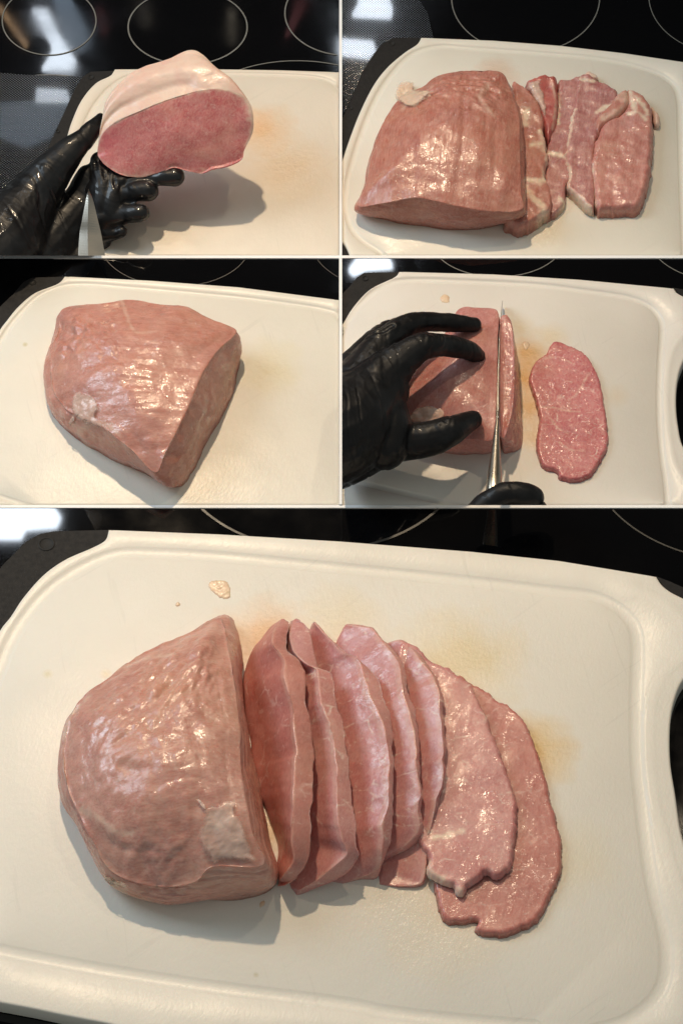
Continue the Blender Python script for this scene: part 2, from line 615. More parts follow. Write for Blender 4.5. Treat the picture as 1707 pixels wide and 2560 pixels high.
def dist_poly(P, poly, closed=True):
    poly = np.asarray(poly)[:, :2]
    a = poly
    b = np.roll(poly, -1, 0) if closed else poly[1:]
    if not closed: a = poly[:-1]
    d = np.full(len(P), 1e9)
    for p, q in zip(a, b):
        v = q - p
        t = np.clip(((P - p) @ v) / (v @ v + 1e-18), 0, 1)
        d = np.minimum(d, np.linalg.norm(P - (p + t[:, None] * v), axis=1))
    return d


def pad(outline, h, edge=.004, z0=0.0, step=.0011, zfn=None, jag=.0004, seed=0, smooth_outline=True, n=None):
    """a flat lump with a rounded edge: outline in world points, height h, resting at z0 (plus zfn(x, y))"""
    o = np.array([tuple(p) for p in outline])
    if smooth_outline:
        o = cat_axis(o, 8, True)
        per = np.r_[o, o[:1]]
        s = np.r_[0, np.cumsum(np.linalg.norm(np.diff(per[:, :2], axis=0), axis=1))]
        m = n or int(s[-1] / step)
        u = np.linspace(0, s[-1], m, endpoint=False)
        o = np.stack([np.interp(u, s, per[:, k]) for k in range(3)], 1)
    c = o[:, :2].mean(0)
    for i in range(len(o)):
        dv = o[i, :2] - c
        dv /= np.linalg.norm(dv) + 1e-9
        o[i, :2] += dv * jag * (fbm((o[i, 0], o[i, 1], seed), 220, 3) + .6 * fbm((o[i, 0], o[i, 1], seed + 3), 600, 2))
    lo, hi = o[:, :2].min(0), o[:, :2].max(0)
    rng = np.random.RandomState(seed)
    gx, gy = np.meshgrid(np.arange(lo[0], hi[0], step), np.arange(lo[1], hi[1], step))
    g = np.stack([gx.ravel(), gy.ravel()], 1) + rng.uniform(-.25, .25, (gx.size, 2)) * step
    g = g[in_poly(g, o)]
    d = dist_poly(g, o)
    g = g[d > step * .6]
    k = len(o)
    pts = [Vector(p) for p in np.vstack([o[:, :2], g])]
    res = geometry.delaunay_2d_cdt(pts, [(i, (i + 1) % k) for i in range(k)], [], 0, 1e-7)
    V2 = np.array([tuple(v) for v in res[0]])
    T_ = np.array([tuple(f) for f in res[2]])
    cen = V2[T_].mean(1)
    T_ = T_[in_poly(cen, o)]
    d = dist_poly(V2, o)
    t = np.clip(d / edge, 0, 1)
    z = h * np.sqrt(np.clip(1 - (1 - t) ** 2, 0, 1))
    ex = np.zeros(len(V2)) if zfn is None else np.array([zfn(x, y) for x, y in V2])
    top = np.c_[V2, z0 + z * 1.0 + ex + .0003]
    bot = np.c_[V2, z0 + ex * .9 + 0 * z]
    nV = len(V2)
    Fc = [tuple(f) for f in T_] + [(f[0] + nV, f[2] + nV, f[1] + nV) for f in T_]
    me = mesh(np.vstack([top, bot]), Fc)
    bm = bmesh.new(); bm.from_mesh(me)
    loose = [v for v in bm.verts if not v.link_faces]
    bmesh.ops.delete(bm, geom=loose, context='VERTS')
    bmesh.ops.remove_doubles(bm, verts=bm.verts, dist=.00035)
    bm.to_mesh(me); bm.free()
    fix_normals(me)
    return me


def poly_clip(pts, rect):
    def clip(ps, ins, inter):
        out = []
        for i in range(len(ps)):
            a, b = ps[i - 1], ps[i]
            if ins(b):
                if not ins(a): out.append(inter(a, b))
                out.append(b)
            elif ins(a):
                out.append(inter(a, b))
        return out
    x0, y0, x1, y1 = rect
    def ix(v): return lambda a, b: (v, a[1] + (b[1] - a[1]) * (v - a[0]) / (b[0] - a[0]))
    def iy(v): return lambda a, b: (a[0] + (b[0] - a[0]) * (v - a[1]) / (b[1] - a[1]), v)
    pts = clip(pts, lambda p: p[0] >= x0, ix(x0))
    pts = clip(pts, lambda p: p[0] <= x1, ix(x1))
    pts = clip(pts, lambda p: p[1] >= y0, iy(y0))
    pts = clip(pts, lambda p: p[1] <= y1, iy(y1))
    return pts


def cut_to_panel(me, p, sides):
    """end a limb where its tableau ends (the side walls of the display stop it)"""
    x0, y0, x1, y1 = RECT[p]
    bm = bmesh.new(); bm.from_mesh(me)
    for s in sides:
        a, b = {'b': ((x0, y1), (x1, y1)), 'l': ((x0, y0), (x0, y1)), 'r': ((x1, y0), (x1, y1)), 't': ((x0, y0), (x1, y0))}[s]
        n = ray(*a).cross(ray(*b)).normalized()
        mid = ray((x0 + x1) / 2, (y0 + y1) / 2)
        if n.dot(mid) > 0: n = -n
        g = bm.verts[:] + bm.edges[:] + bm.faces[:]
        r_ = bmesh.ops.bisect_plane(bm, geom=g, dist=1e-7, plane_co=CAM, plane_no=n, clear_outer=True)
        ed = [e for e in r_['geom_cut'] if isinstance(e, bmesh.types.BMEdge)]
        if ed:
            bmesh.ops.holes_fill(bm, edges=ed)
    bm.to_mesh(me); bm.free(); me.update()
    return me


# margins of picture beyond the frame so the outer sides do not end exactly at its edge
def out_rect(p, m=26):
    x0, y0, x1, y1 = RECT[p]
    return (x0 - (m if x0 == 0 else 0), y0 - (m if y0 == 0 else 0), x1 + (m if x1 == 1707 else 0), y1 + (m if y1 == 2560 else 0))


# ------------------------------------------------------------------ hob glass, partitions
def glass_mat(name, rough=.03, dots=0.0, k=1.0):
    m, nt, b = new_mat(name)
    b.inputs['Base Color'].default_value = (.003, .003, .0035, 1)
    b.inputs['Roughness'].default_value = rough
    b.inputs['IOR'].default_value = 1.5
    if dots:
        v = coords(nt, (1, 1, 1), (0, 0, .785))
        vo = N(nt, 'ShaderNodeTexVoronoi', feature='F1', inp={'Scale': 520 * k, 'Randomness': 0.0})
        L(nt, v, vo.inputs['Vector'])
        d = ramp(nt, vo.outputs['Distance'], [(.26, 1.0), (.36, 0.0)])
        c = mixc(nt, d, (.004, .004, .0045), (.055, .06, .066))
        L(nt, c, b.inputs['Base Color'])
        L(nt, ramp(nt, d, [(0, .03), (1, .14)]), b.inputs['Roughness'])
        bp = N(nt, 'ShaderNodeBump', inp={'Strength': .25, 'Distance': .0002})
        L(nt, d, bp.inputs['Height'])
        L(nt, bp.outputs[0], b.inputs['Normal'])
    else:
        n1 = noise_n(nt, coords(nt), 25, 4.0)
        L(nt, ramp(nt, n1, [(.4, rough), (.7, rough + .05)]), b.inputs['Roughness'])
    return m


M_glass = glass_mat('black_glass')
M_dots = glass_mat('dotted_glass', dots=1.0, k=1.35)
M_dots5 = glass_mat('dotted_glass_wide', dots=1.0, k=.75)
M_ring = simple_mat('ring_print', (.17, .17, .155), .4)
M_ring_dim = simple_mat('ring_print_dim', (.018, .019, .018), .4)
M_div = new_mat('white_partition')[0]
M_div.node_tree.nodes['Principled BSDF'].inputs['Base Color'].default_value = (.98, .98, .98, 1)


def box(x0, x1, y0, y1, z0, z1, bev=0):
    bm = bmesh.new()
    bmesh.ops.create_cube(bm, size=1)
    for v in bm.verts:
        v.co = Vector(((x0 + x1) / 2 + v.co.x * (x1 - x0), (y0 + y1) / 2 + v.co.y * (y1 - y0), (z0 + z1) / 2 + v.co.z * (z1 - z0)))
    if bev:
        bmesh.ops.bevel(bm, geom=bm.edges[:], offset=bev, segments=2, affect='EDGES')
    me = bpy.data.meshes.new('box'); bm.to_mesh(me); bm.free()
    return me


# row seams: the back of a seam wall is the picture line where the upper row ends, its foot stands on the next row's glass
def seam(y_up, y_dn, z_top, z_foot):
    return PZ(853, y_up, z_top).y, PZ(853, y_dn, z_foot).y


s12 = seam(638.5, 647.5, ZB[1] + .0003, ZG[3])
s35 = seam(1262.5, 1271.5, ZB[3] + .0003, ZG[5])
yb = PZ(853, 2700, ZG[5]).y
yt = PZ(853, -80, ZG[1]).y
XW = .26
hobs = {}
for rows, (ya, yb_) , z in (((1, 2), (s12[0], yt + .02), ZG[1]), ((3, 4), (s35[0], s12[1]), ZG[3]), ((5,), (yb, s35[1]), ZG[5])):
    o = obj('hob_glass', box(-XW, XW, ya, yb_, z - .02, z), M_glass)
    tag(o, {1: 'black ceramic hob glass behind the two upper boards', 3: 'black ceramic hob glass behind the two middle boards', 5: 'black ceramic hob glass around the large lower board'}[rows[0]], kind='structure')
    for r_ in rows: hobs[r_] = o
o = obj('divider_wall', box(-XW, XW, s12[1], s12[0], ZG[1] - .01, ZB[1] + .0003), M_div); tag(o, 'white divider wall between the upper and middle tableaux', kind='structure')
o = obj('divider_wall', box(-XW, XW, s35[1], s35[0], ZG[3] - .01, ZB[3] + .0003), M_div); tag(o, 'white divider wall above the large lower tableau', kind='structure')
for ra, rb, z, zt, nm in ((s12[0], yt + .02, ZG[1], ZB[1] + .0012, 'upper'), (s35[0], s12[1], ZG[3], ZB[3] + .0012, 'middle')):
    xa, xb = PZ(847.5, 640, zt).x, PZ(855, 640, zt).x
    o = obj('divider_wall', box(xa, xb, ra, rb, z, zt), M_div)
    tag(o, 'white upright divider between the two %s tableaux' % nm, kind='structure')


def flat_patch(f, pts, z, mat, name, parent, smooth=True):
    """thin sheet lying on the hob glass, traced outline"""
    q = [f.sx(*p) for p in pts]
    q = poly_clip(q, out_rect(f.p))
    w_ = [PZ(x, y, z) for x, y in q]
    n = len(w_)
    lo = [v - Vector((0, 0, .0003)) for v in w_]
    me = mesh(w_ + lo, [tuple(range(n))] + [(i, i + n, (i + 1) % n + n, (i + 1) % n) for i in range(n)], False)
    fix_normals(me)
    me.polygons.foreach_set('use_smooth', [False] * len(me.polygons))
    return obj(name, me, mat, parent)


def arc_ring(f, cx, cy, rx, ry, a0, a1, wpx, mat, rot=0.0):
    """a printed cooking-zone ring: ellipse in the picture = circle on the glass"""
    z = ZG[f.p] + .0004
    x0, y0, x1, y1 = out_rect(f.p)
    pts, runs = [], []
    n = 160
    for i in range(n + 1):
        t = R(a0 + (a1 - a0) * i / n)
        ex, ey = rx * math.cos(t), ry * math.sin(t)
        px, py = cx + ex * math.cos(rot) - ey * math.sin(rot), cy + ex * math.sin(rot) + ey * math.cos(rot)
        sx, sy = f.sx(px, py)
        if x0 <= sx <= x1 and y0 <= sy <= y1:
            pts.append((sx, sy))
        elif pts:
            runs.append(pts); pts = []
    if pts: runs.append(pts)
    V, Fc = [], []
    for r_ in runs:
        if len(r_) < 2: continue
        wp = [PZ(sx, sy, z) for sx, sy in r_]
        for i, p in enumerate(wp):
            t = (wp[min(i + 1, len(wp) - 1)] - wp[max(i - 1, 0)]).normalized()
            nrm = Vector((-t.y, t.x, 0)) * wpx * .00012
            V += [p + nrm, p - nrm]
            if i:
                k = len(V)
                Fc.append((k - 4, k - 2, k - 1, k - 3))
    return obj('burner_ring', mesh(V, Fc, False), mat, hobs[f.p])


# tableau 1 rings
arc_ring(Z1, 866, 125, 274, 172, 0, 360, 4.0, M_ring)
arc_ring(Z1, 228, 95, 216, 158, 0, 360, 3.4, M_ring)
arc_ring(Z1, 1600, 60, 286, 195, 60, 300, 3.8, M_ring)
arc_ring(Z1, 1370, 470, 420, 190, 180, 360, 2.8, M_ring)
arc_ring(Z1, 230, 560, 420, 215, 180, 360, 3.0, M_ring)
# tableau 2
arc_ring(Z2, 847, -10, 338, 250, 0, 360, 3.2, M_ring)
arc_ring(Z2, 1780, -20, 370, 270, 0, 360, 2.6, M_ring)
arc_ring(Z2, 60, -60, 205, 132, 0, 180, 2.6, M_ring)
arc_ring(Z2, 20, 480, 210, 122, 180, 360, 2.2, M_ring)
# tableau 3
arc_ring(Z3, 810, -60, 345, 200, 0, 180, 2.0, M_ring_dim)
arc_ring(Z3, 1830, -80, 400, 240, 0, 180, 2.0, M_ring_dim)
# tableau 4
arc_ring(Z4, 720, -70, 300, 165, 0, 180, 2.6, M_ring)
arc_ring(Z4, 1760, -90, 350, 205, 0, 180, 2.6, M_ring)
# tableau 5
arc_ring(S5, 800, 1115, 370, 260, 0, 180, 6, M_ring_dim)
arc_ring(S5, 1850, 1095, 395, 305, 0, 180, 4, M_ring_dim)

zg = lambda p, e=.0008: ZG[p] + e
flat_patch(Z1, [(-60, 330), (120, 345), (390, 352), (395, 420), (330, 560), (240, 700), (120, 900), (60, 1220), (-60, 1220)], zg(1), M_dots, 'dotted_panel', hobs[1])
flat_patch(Z2, [(-20, -50), (330, -50), (400, 60), (430, 190), (300, 260), (200, 400), (60, 760), (-20, 760)], zg(2), M_dots, 'dotted_panel', hobs[2])
flat_patch(Z3, [(-60, -20), (230, -20), (270, 60), (310, 130), (100, 260), (-60, 420)], zg(3), M_dots, 'dotted_panel', hobs[3])
flat_patch(Z4, [(-20, -20), (330, -20), (370, 120), (100, 200), (-20, 330)], zg(4), M_dots, 'dotted_panel', hobs[4])
flat_patch(TL, [(-60, -20), (370, -20), (420, 80), (460, 160), (200, 400), (-60, 600)], zg(5), M_dots5, 'dotted_panel', hobs[5])


# ------------------------------------------------------------------ window whose panes are mirrored in the hob glass
WY = 1.15      # the wall with the window stands here


def mirror_pt(f, x, y, z=None):
    sx, sy = f.sx(x, y)
    g = PZ(sx, sy, ZG[f.p] if z is None else z)
    d = ray(sx, sy); d = Vector((d.x, d.y, -d.z))
    t = (WY - g.y) / d.y
    return g + d * t


def emit_mat(name, col, st):
    m, nt, b = new_mat(name)
    b.inputs['Base Color'].default_value = (.1, .1, .1, 1)
    n1 = noise_n(nt, coords(nt), 9, 3.0)
    c = mixc(nt, ramp(nt, n1, [(.35, 0.0), (.7, .5)]), col, (.55, .62, .7))
    L(nt, c, b.inputs['Emission Color'])
    b.inputs['Emission Strength'].default_value = st
    return m


M_pane = emit_mat('daylight_pane', (.80, .89, 1.0), 40)
M_pane_dim = emit_mat('dim_daylight_pane', (.50, .66, .85), 4)
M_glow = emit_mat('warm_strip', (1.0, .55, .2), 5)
M_frame = simple_mat('window_frame_paint', (.05, .05, .05), .5)
win = empty('kitchen_window', (-.2, WY, .8))
tag(win, 'tall bright window panes mirrored as blue white streaks in the black glass', 'window')


def pane(f, pts, mat, name='pane'):
    w_ = [mirror_pt(f, *p) for p in pts]
    back = [v + Vector((0, .006, 0)) for v in w_]
    n = len(w_)
    me = mesh(w_ + back, [tuple(range(n)), tuple(range(2 * n - 1, n - 1, -1))] + [(i, i + n, (i + 1) % n + n, (i + 1) % n) for i in range(n)], False)
    fix_normals(me); me.polygons.foreach_set('use_smooth', [False] * len(me.polygons))
    return obj(name, me, mat, win)


M_pane1 = emit_mat('daylight_pane_soft', (.80, .89, 1.0), 22)
pane(Z1, [(150, 60), (220, 62), (262, 160), (352, 300), (340, 335), (195, 330), (240, 255), (236, 205)], M_pane1)
pane(Z1, [(170, 430), (310, 440), (320, 478), (165, 478)], M_pane1)
pane(Z1, [(0, 500), (150, 490), (330, 490), (240, 640), (120, 690), (0, 640)], M_pane_dim)
pane(Z1, [(235, -40), (300, -40), (420, 190), (380, 240), (300, 200)], M_pane_dim)
pane(Z1, [(-20, 30), (10, 50), (130, 215), (118, 225)], M_glow, 'reflection_strip')
M_glow2 = emit_mat('warm_strip_dim', (.7, .6, .45), 1.6)  # glowing strips added in place of the bottles' mirrored colours, no lamps there
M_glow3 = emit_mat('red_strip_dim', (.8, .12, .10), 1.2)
pane(Z1, [(640, 20), (670, 30), (690, 110), (660, 115)], M_glow2, 'reflection_strip')
pane(Z1, [(1370, 10), (1420, 5), (1350, 150), (1315, 180)], M_glow3, 'reflection_strip')
pane(Z1, [(440, 60), (470, 60), (495, 150), (470, 160)], M_glow3, 'reflection_strip')
pane(Z1, [(1050, 60), (1085, 60), (1085, 200), (1055, 200)], M_glow2, 'reflection_strip')
pane(Z2, [(85, -40), (205, -40), (240, 60), (232, 96), (55, 86), (82, 40)], M_pane)
pane(Z2, [(0, 200), (150, 212), (162, 245), (128, 278), (0, 262)], M_pane)
pane(Z3, [(80, 6), (175, 6), (205, 90), (170, 120), (30, 190), (-10, 205), (-10, 110), (70, 80)], M_pane)
pane(Z4, [(95, 6), (215, 6), (240, 66), (120, 74), (60, 100), (40, 80)], M_pane)
pane(TL, [(-30, 8), (235, 8), (280, 70), (262, 108), (120, 118), (100, 160), (-30, 160)], M_pane)
obj('window_wall', box(-1.6, 1.4, WY + .02, WY + .06, -.1, 3.2), simple_mat('dark_wall', (.012, .012, .012), .8))['kind'] = 'structure'
bpy.data.objects['window_wall']['label'] = 'dark wall carrying the window'


# ------------------------------------------------------------------ chopping boards
M_rubber = simple_mat('black_rubber', (.010, .010, .011), .6, spec=.25, bump=.0003, bscale=1200)
M_hole = simple_mat('dark_hole', (.004, .004, .004), .7)


def smooth2(pts, n=90):
    return [tuple(p) for p in cat_open([(x, y, 0) for x, y in pts], n)[:, :2]]


def make_board(p, outline, grooves, mat, rubbers, label, holes=(), width=.0032, depth=.0010, ridges=(), cuts=(), buttons=(), rdrop=.0012):
    """outline in picture units; grooves = list of picture polylines; everything lies at the board's own height"""
    zb, zgl = ZB[p], ZG[p]
    root = empty('cutting_board', PZ((RECT[p][0] + RECT[p][2]) / 2, (RECT[p][1] + RECT[p][3]) / 2, zgl))
    tag(root, label, 'cutting board', 'cutting boards under the pork')
    q = poly_clip(outline, out_rect(p))
    o = np.array([tuple(PZ(x, y, zb)) for x, y in q])
    # densify
    dense = []
    for i in range(len(o)):
        a, b_ = o[i], o[(i + 1) % len(o)]
        m_ = max(1, int(np.linalg.norm(b_ - a) / .003))
        dense += [a + (b_ - a) * t / m_ for t in range(m_)]
    o = np.array(dense)[:, :2]
    gl = [np.array([tuple(PZ(x, y, zb))[:2] for x, y in g]) for g in grooves]
    rl = [np.array([tuple(PZ(x, y, zb))[:2] for x, y in g]) for g in ridges]
    pts, edges = [], []

    def add(arr, closed):
        b0 = len(pts)
        pts.extend(Vector(v) for v in arr)
        n_ = len(arr)
        edges.extend((b0 + i, b0 + i + 1) for i in range(n_ - 1))
        if closed: edges.append((b0 + n_ - 1, b0))

    def offs(arr, d):
        t = np.gradient(arr, axis=0)
        t /= np.linalg.norm(t, axis=1)[:, None] + 1e-12
        return arr + np.c_[-t[:, 1], t[:, 0]] * d
    add(o, True)
    for g in gl:
        for s in (-1.05, -.9, -.7, -.45, 0, .45, .7, .9, 1.05):
            add(offs(g, s * width), False)
    for g in rl:
        for s in (-1.3, -.9, -.45, 0, .45, .9, 1.3):
            add(offs(g, s * width * .8), False)
    hl = [np.array([tuple(PZ(x, y, zb))[:2] for x, y in h_]) for h_ in cuts]
    for h_ in hl:
        add(h_, True)
    # inner points near the rim, for the rounded edge
    c = o.mean(0)
    orient = np.sum(o[:, 0] * np.roll(o[:, 1], -1) - np.roll(o[:, 0], -1) * o[:, 1])
    sgn = 1 if orient > 0 else -1
    oc = np.r_[o[-1:], o, o[:1]]
    t = oc[2:] - oc[:-2]
    t /= np.linalg.norm(t, axis=1)[:, None] + 1e-12
    nn = np.c_[-t[:, 1], t[:, 0]] * sgn
    for d in (.0004, .0009, .0016):
        arr = o + nn * d
        pts.extend(Vector(v) for v in arr)
    res = geometry.delaunay_2d_cdt(pts, edges, [], 0, 1e-6)
    V2 = np.array([tuple(v) for v in res[0]])
    T_ = np.array([tuple(f) for f in res[2]])
    cen = V2[T_].mean(1)
    keep = in_poly(cen, o)
    for h_ in hl:
        keep &= ~in_poly(cen, h_)
    T_ = T_[keep]
    z = np.zeros(len(V2))
    for g in gl:
        d = dist_poly(V2, g, False) / width
        z -= depth * np.clip((1.05 - d) / .6, 0, 1) ** .8
    for g in rl:
        d = dist_poly(V2, g, False) / (width * .8)
        z += depth * .45 * np.clip(1 - d / 1.3, 0, 1) ** .5
    # rounded rim only where the rim is a real rim (not where the tableau ends)
    de = dist_poly(V2, o)
    sx_real = np.ones(len(V2), bool)
    for h_ in hl:
        de = np.minimum(de, dist_poly(V2, h_))
    r_ = .0016
    tt = np.clip(1 - de / r_, 0, 1)
    z -= r_ * (1 - np.sqrt(1 - tt ** 2)) * .8
    V3 = [(v[0], v[1], zb + zz) for v, zz in zip(V2, z)]
    me = mesh(V3, T_, True)
    bm = bmesh.new(); bm.from_mesh(me)
    bmesh.ops.delete(bm, geom=[v for v in bm.verts if not v.link_faces], context='VERTS')
    be = [e for e in bm.edges if e.is_boundary]
    ex = bmesh.ops.extrude_edge_only(bm, edges=be)
    for v in ex['geom']:
        if isinstance(v, bmesh.types.BMVert): v.co.z = zgl + .0008
    bmesh.ops.recalc_face_normals(bm, faces=bm.faces)
    bm.to_mesh(me); bm.free()
    me.update()
    s = obj('board_slab', me, mat, root)
    s.data.polygons.foreach_set('use_smooth', [True] * len(s.data.polygons))
    for rb in rubbers:
        q = poly_clip(rb, out_rect(p))
        if len(q) < 3: continue
        top = [PZ(x, y, zb - rdrop) for x, y in q]
        low = [Vector((v.x, v.y, zgl + .0006)) for v in top]
        n_ = len(top)
        mr = mesh(top + low, [tuple(range(n_))] + [(i, i + n_, (i + 1) % n_ + n_, (i + 1) % n_) for i in range(n_)], False)
        fix_normals(mr)
        bm = bmesh.new(); bm.from_mesh(mr)
        bmesh.ops.bevel(bm, geom=[e for e in bm.edges if all(abs(v.co.z - (zb - rdrop)) < 1e-6 for v in e.verts)], offset=.0006, segments=2, affect='EDGES')
        bm.to_mesh(mr); bm.free()
        mr.polygons.foreach_set('use_smooth', [False] * len(mr.polygons))
        obj('rubber_corner', mr, M_rubber, root)
    for (x, y, r0) in buttons:
        c_ = PZ(x, y, zb - rdrop + .0001)
        bm = bmesh.new()
        n_ = 28
        prof = [(1.15, 0.0), (1.0, .0004), (.9, 0.0), (.8, -.0002)]
        V, Fc = [], []
        for rr, hh in prof:
            for i in range(n_):
                a_ = 2 * math.pi * i / n_
                V.append((c_.x + math.cos(a_) * r0 * rr, c_.y + math.sin(a_) * r0 * rr, c_.z + hh + .0002))
        for k_ in range(len(prof) - 1):
            for i in range(n_):
                Fc.append((k_ * n_ + i, k_ * n_ + (i + 1) % n_, (k_ + 1) * n_ + (i + 1) % n_, (k_ + 1) * n_ + i))
        Fc.append(tuple((len(prof) - 1) * n_ + i for i in range(n_)))
        bm.free()
        obj('rubber_hole', mesh(V, Fc, True), M_hole, root)
    return root


def fx(f, pts):
    return [f.sx(*p) for p in pts]


# tableau 1
b1 = smooth2(fx(Z1, [(525, 318), (510, 345), (440, 382), (375, 460), (330, 560), (305, 640), (250, 800), (200, 950), (150, 1100), (100, 1300)]), 80) 
b1 = [(Z1.sx(*p)) for p in [(2000, 1400), (2000, 338), (1700, 334), (1300, 320), (900, 314), (530, 316)]] + b1[1:]
g1 = [smooth2(fx(Z1, [(1800, 520), (1600, 470), (1568, 420), (1520, 375), (1400, 352), (1100, 342), (700, 345), (600, 352), (520, 395), (450, 470), (400, 560), (350, 700), (280, 900), (200, 1100), (150, 1300)]))]
w1 = lambda x, y: tuple(Z1(x, y))
make_board(1, b1, g1, board_mat('cream_board_one', (.82, .735, .62), [(w1(1230, 600), .024, (.82, .48, .20), .6), (w1(1190, 560), .014, (.84, .44, .18), .5), (w1(1330, 760), .032, (.82, .60, .36), .5)], 1.6),
           [fx(Z1, [(560, 322), (420, 328), (385, 350), (350, 400), (240, 640), (170, 820), (100, 1000), (60, 1200), (400, 1200), (400, 600), (560, 400)])],
           'cream cutting board under the roast held in a glove, rubber corner at its left', width=.0022, depth=.0006,
           buttons=[(*Z1.sx(421, 356), .0017), (*Z1.sx(268, 606), .0012)])
# tableau 2
b2 = fx(Z2, [(1800, 1400), (1800, 312), (1568, 280), (1300, 240), (1000, 205), (700, 182), (370, 169)]) + \
    smooth2(fx(Z2, [(370, 169), (350, 200), (290, 240), (210, 310), (150, 390), (90, 510), (40, 640), (8, 740), (-30, 900), (-20, 1040), (10, 1102), (30, 1135), (60, 1200), (120, 1300)]))[1:]
g2 = [smooth2(fx(Z2, [(260, 1250), (190, 1160), (110, 1105), (60, 1055), (32, 980), (26, 900), (45, 790), (95, 620), (165, 450), (240, 335), (330, 248), (450, 213), (600, 222), (900, 243), (1200, 272), (1400, 318), (1500, 368), (1545, 440), (1553, 600), (1562, 900), (1575, 1200)]), 160)]
make_board(2, b2, g2, board_mat('cream_board_two', (.84, .79, .69), [(tuple(Z2(720, 330)), .016, (.82, .56, .40), .6), (tuple(Z2(300, 1040)), .02, (.8, .74, .62), .5), (tuple(Z2(950, 1050)), .02, (.82, .70, .5), .5)], 1.6),
           [fx(Z2, [(390, 169), (245, 170), (190, 198), (150, 250), (100, 330), (60, 430), (20, 520), (-20, 600), (-40, 900), (200, 700), (400, 300)]),
            fx(Z2, [(-30, 1060), (12, 1100), (45, 1150), (60, 1200), (120, 1300), (-30, 1300)])],
           'cream cutting board under the trimmed loin and its folded trimmings', width=.0024, depth=.0008,
           buttons=[(*Z2.sx(235, 200), .0019), (*Z2.sx(47, 494), .0014)])
# tableau 3
b3 = fx(Z3, [(1800, 1400), (1800, 236), (1568, 200), (1100, 140), (700, 110), (300, 90)]) + \
    smooth2(fx(Z3, [(300, 90), (265, 125), (160, 168), (85, 230), (35, 290), (-5, 345), (-70, 470)]))[1:] + fx(Z3, [(-70, 1400)])
g3 = [smooth2(fx(Z3, [(1640, 420), (1568, 290), (1500, 248), (1200, 203), (900, 172), (600, 146), (400, 131), (285, 140), (180, 186), (95, 268), (30, 352), (-40, 480)]), 120),
      smooth2(fx(Z3, [(-60, 1090), (130, 1150), (400, 1230)]), 30)]
make_board(3, b3, g3, board_mat('cream_board_three', (.84, .79, .69), [(tuple(Z3(1240, 520)), .026, (.80, .68, .38), .45), (tuple(Z3(118, 408)), .002, (.6, .48, .2), .6)], 1.6),
           [fx(Z3, [(310, 92), (150, 97), (110, 116), (60, 175), (0, 232), (-80, 300), (-80, 500), (200, 400), (310, 200)])],
           'cream cutting board under the single trimmed block with a blunt cut end', width=.0022, depth=.0007,
           buttons=[(*Z3.sx(153, 122), .0019)])
# tableau 4
hole4 = smooth2(fx(Z4, [(1700, 420), (1600, 440), (1560, 500), (1540, 580), (1535, 680), (1545, 780), (1568, 870), (1640, 960), (1700, 980)]), 40)
b4 = fx(Z4, [(1700, 1400)]) + hole4[::-1] + fx(Z4, [(1700, 260), (1568, 182), (1538, 165), (1525, 145), (1100, 105), (700, 80), (270, 68)]) + \
    smooth2(fx(Z4, [(270, 68), (245, 95), (135, 150), (62, 228), (10, 310), (-60, 430), (-120, 700)]))[1:] + fx(Z4, [(-120, 1400)])
g4 = [smooth2(fx(Z4, [(-60, 470), (10, 345), (90, 222), (200, 134), (320, 110), (600, 117), (900, 133), (1100, 157), (1300, 186), (1400, 222), (1450, 270), (1470, 330), (1462, 480), (1457, 700), (1470, 900), (1490, 1050), (1500, 1200)]), 150),
      smooth2(fx(Z4, [(-60, 1000), (130, 1045), (300, 1085), (560, 1145), (700, 1190)]), 50)]
r4 = [smooth2(fx(Z4, [(1640, 300), (1560, 370), (1510, 460), (1492, 600), (1500, 780), (1530, 950), (1600, 1060)]), 50)]
make_board(4, b4, g4, board_mat('white_board_four', (.82, .77, .70), [(tuple(Z4(840, 560)), .020, (.82, .50, .20), .95), (tuple(Z4(850, 440)), .014, (.82, .52, .24), .9), (tuple(Z4(860, 700)), .016, (.82, .52, .24), .9), (tuple(Z4(870, 820)), .014, (.82, .56, .28), .6), (tuple(Z4(960, 380)), .014, (.84, .66, .4), .5), (tuple(Z4(820, 330)), .012, (.8, .62, .35), .4), (tuple(Z4(1260, 640)), .010, (.82, .6, .34), .25)], 1.6),
           [fx(Z4, [(290, 70), (110, 74), (80, 92), (40, 140), (-10, 190), (-40, 500), (200, 300), (290, 150)]),
            fx(Z4, [(1518, 142), (1568, 150), (1640, 170), (1640, 260), (1568, 200)])],
           'pale cutting board under two gloved hands, a handle hole at its right', width=.0024, depth=.0009, ridges=r4,
           buttons=[(*Z4.sx(115, 103), .0017)])
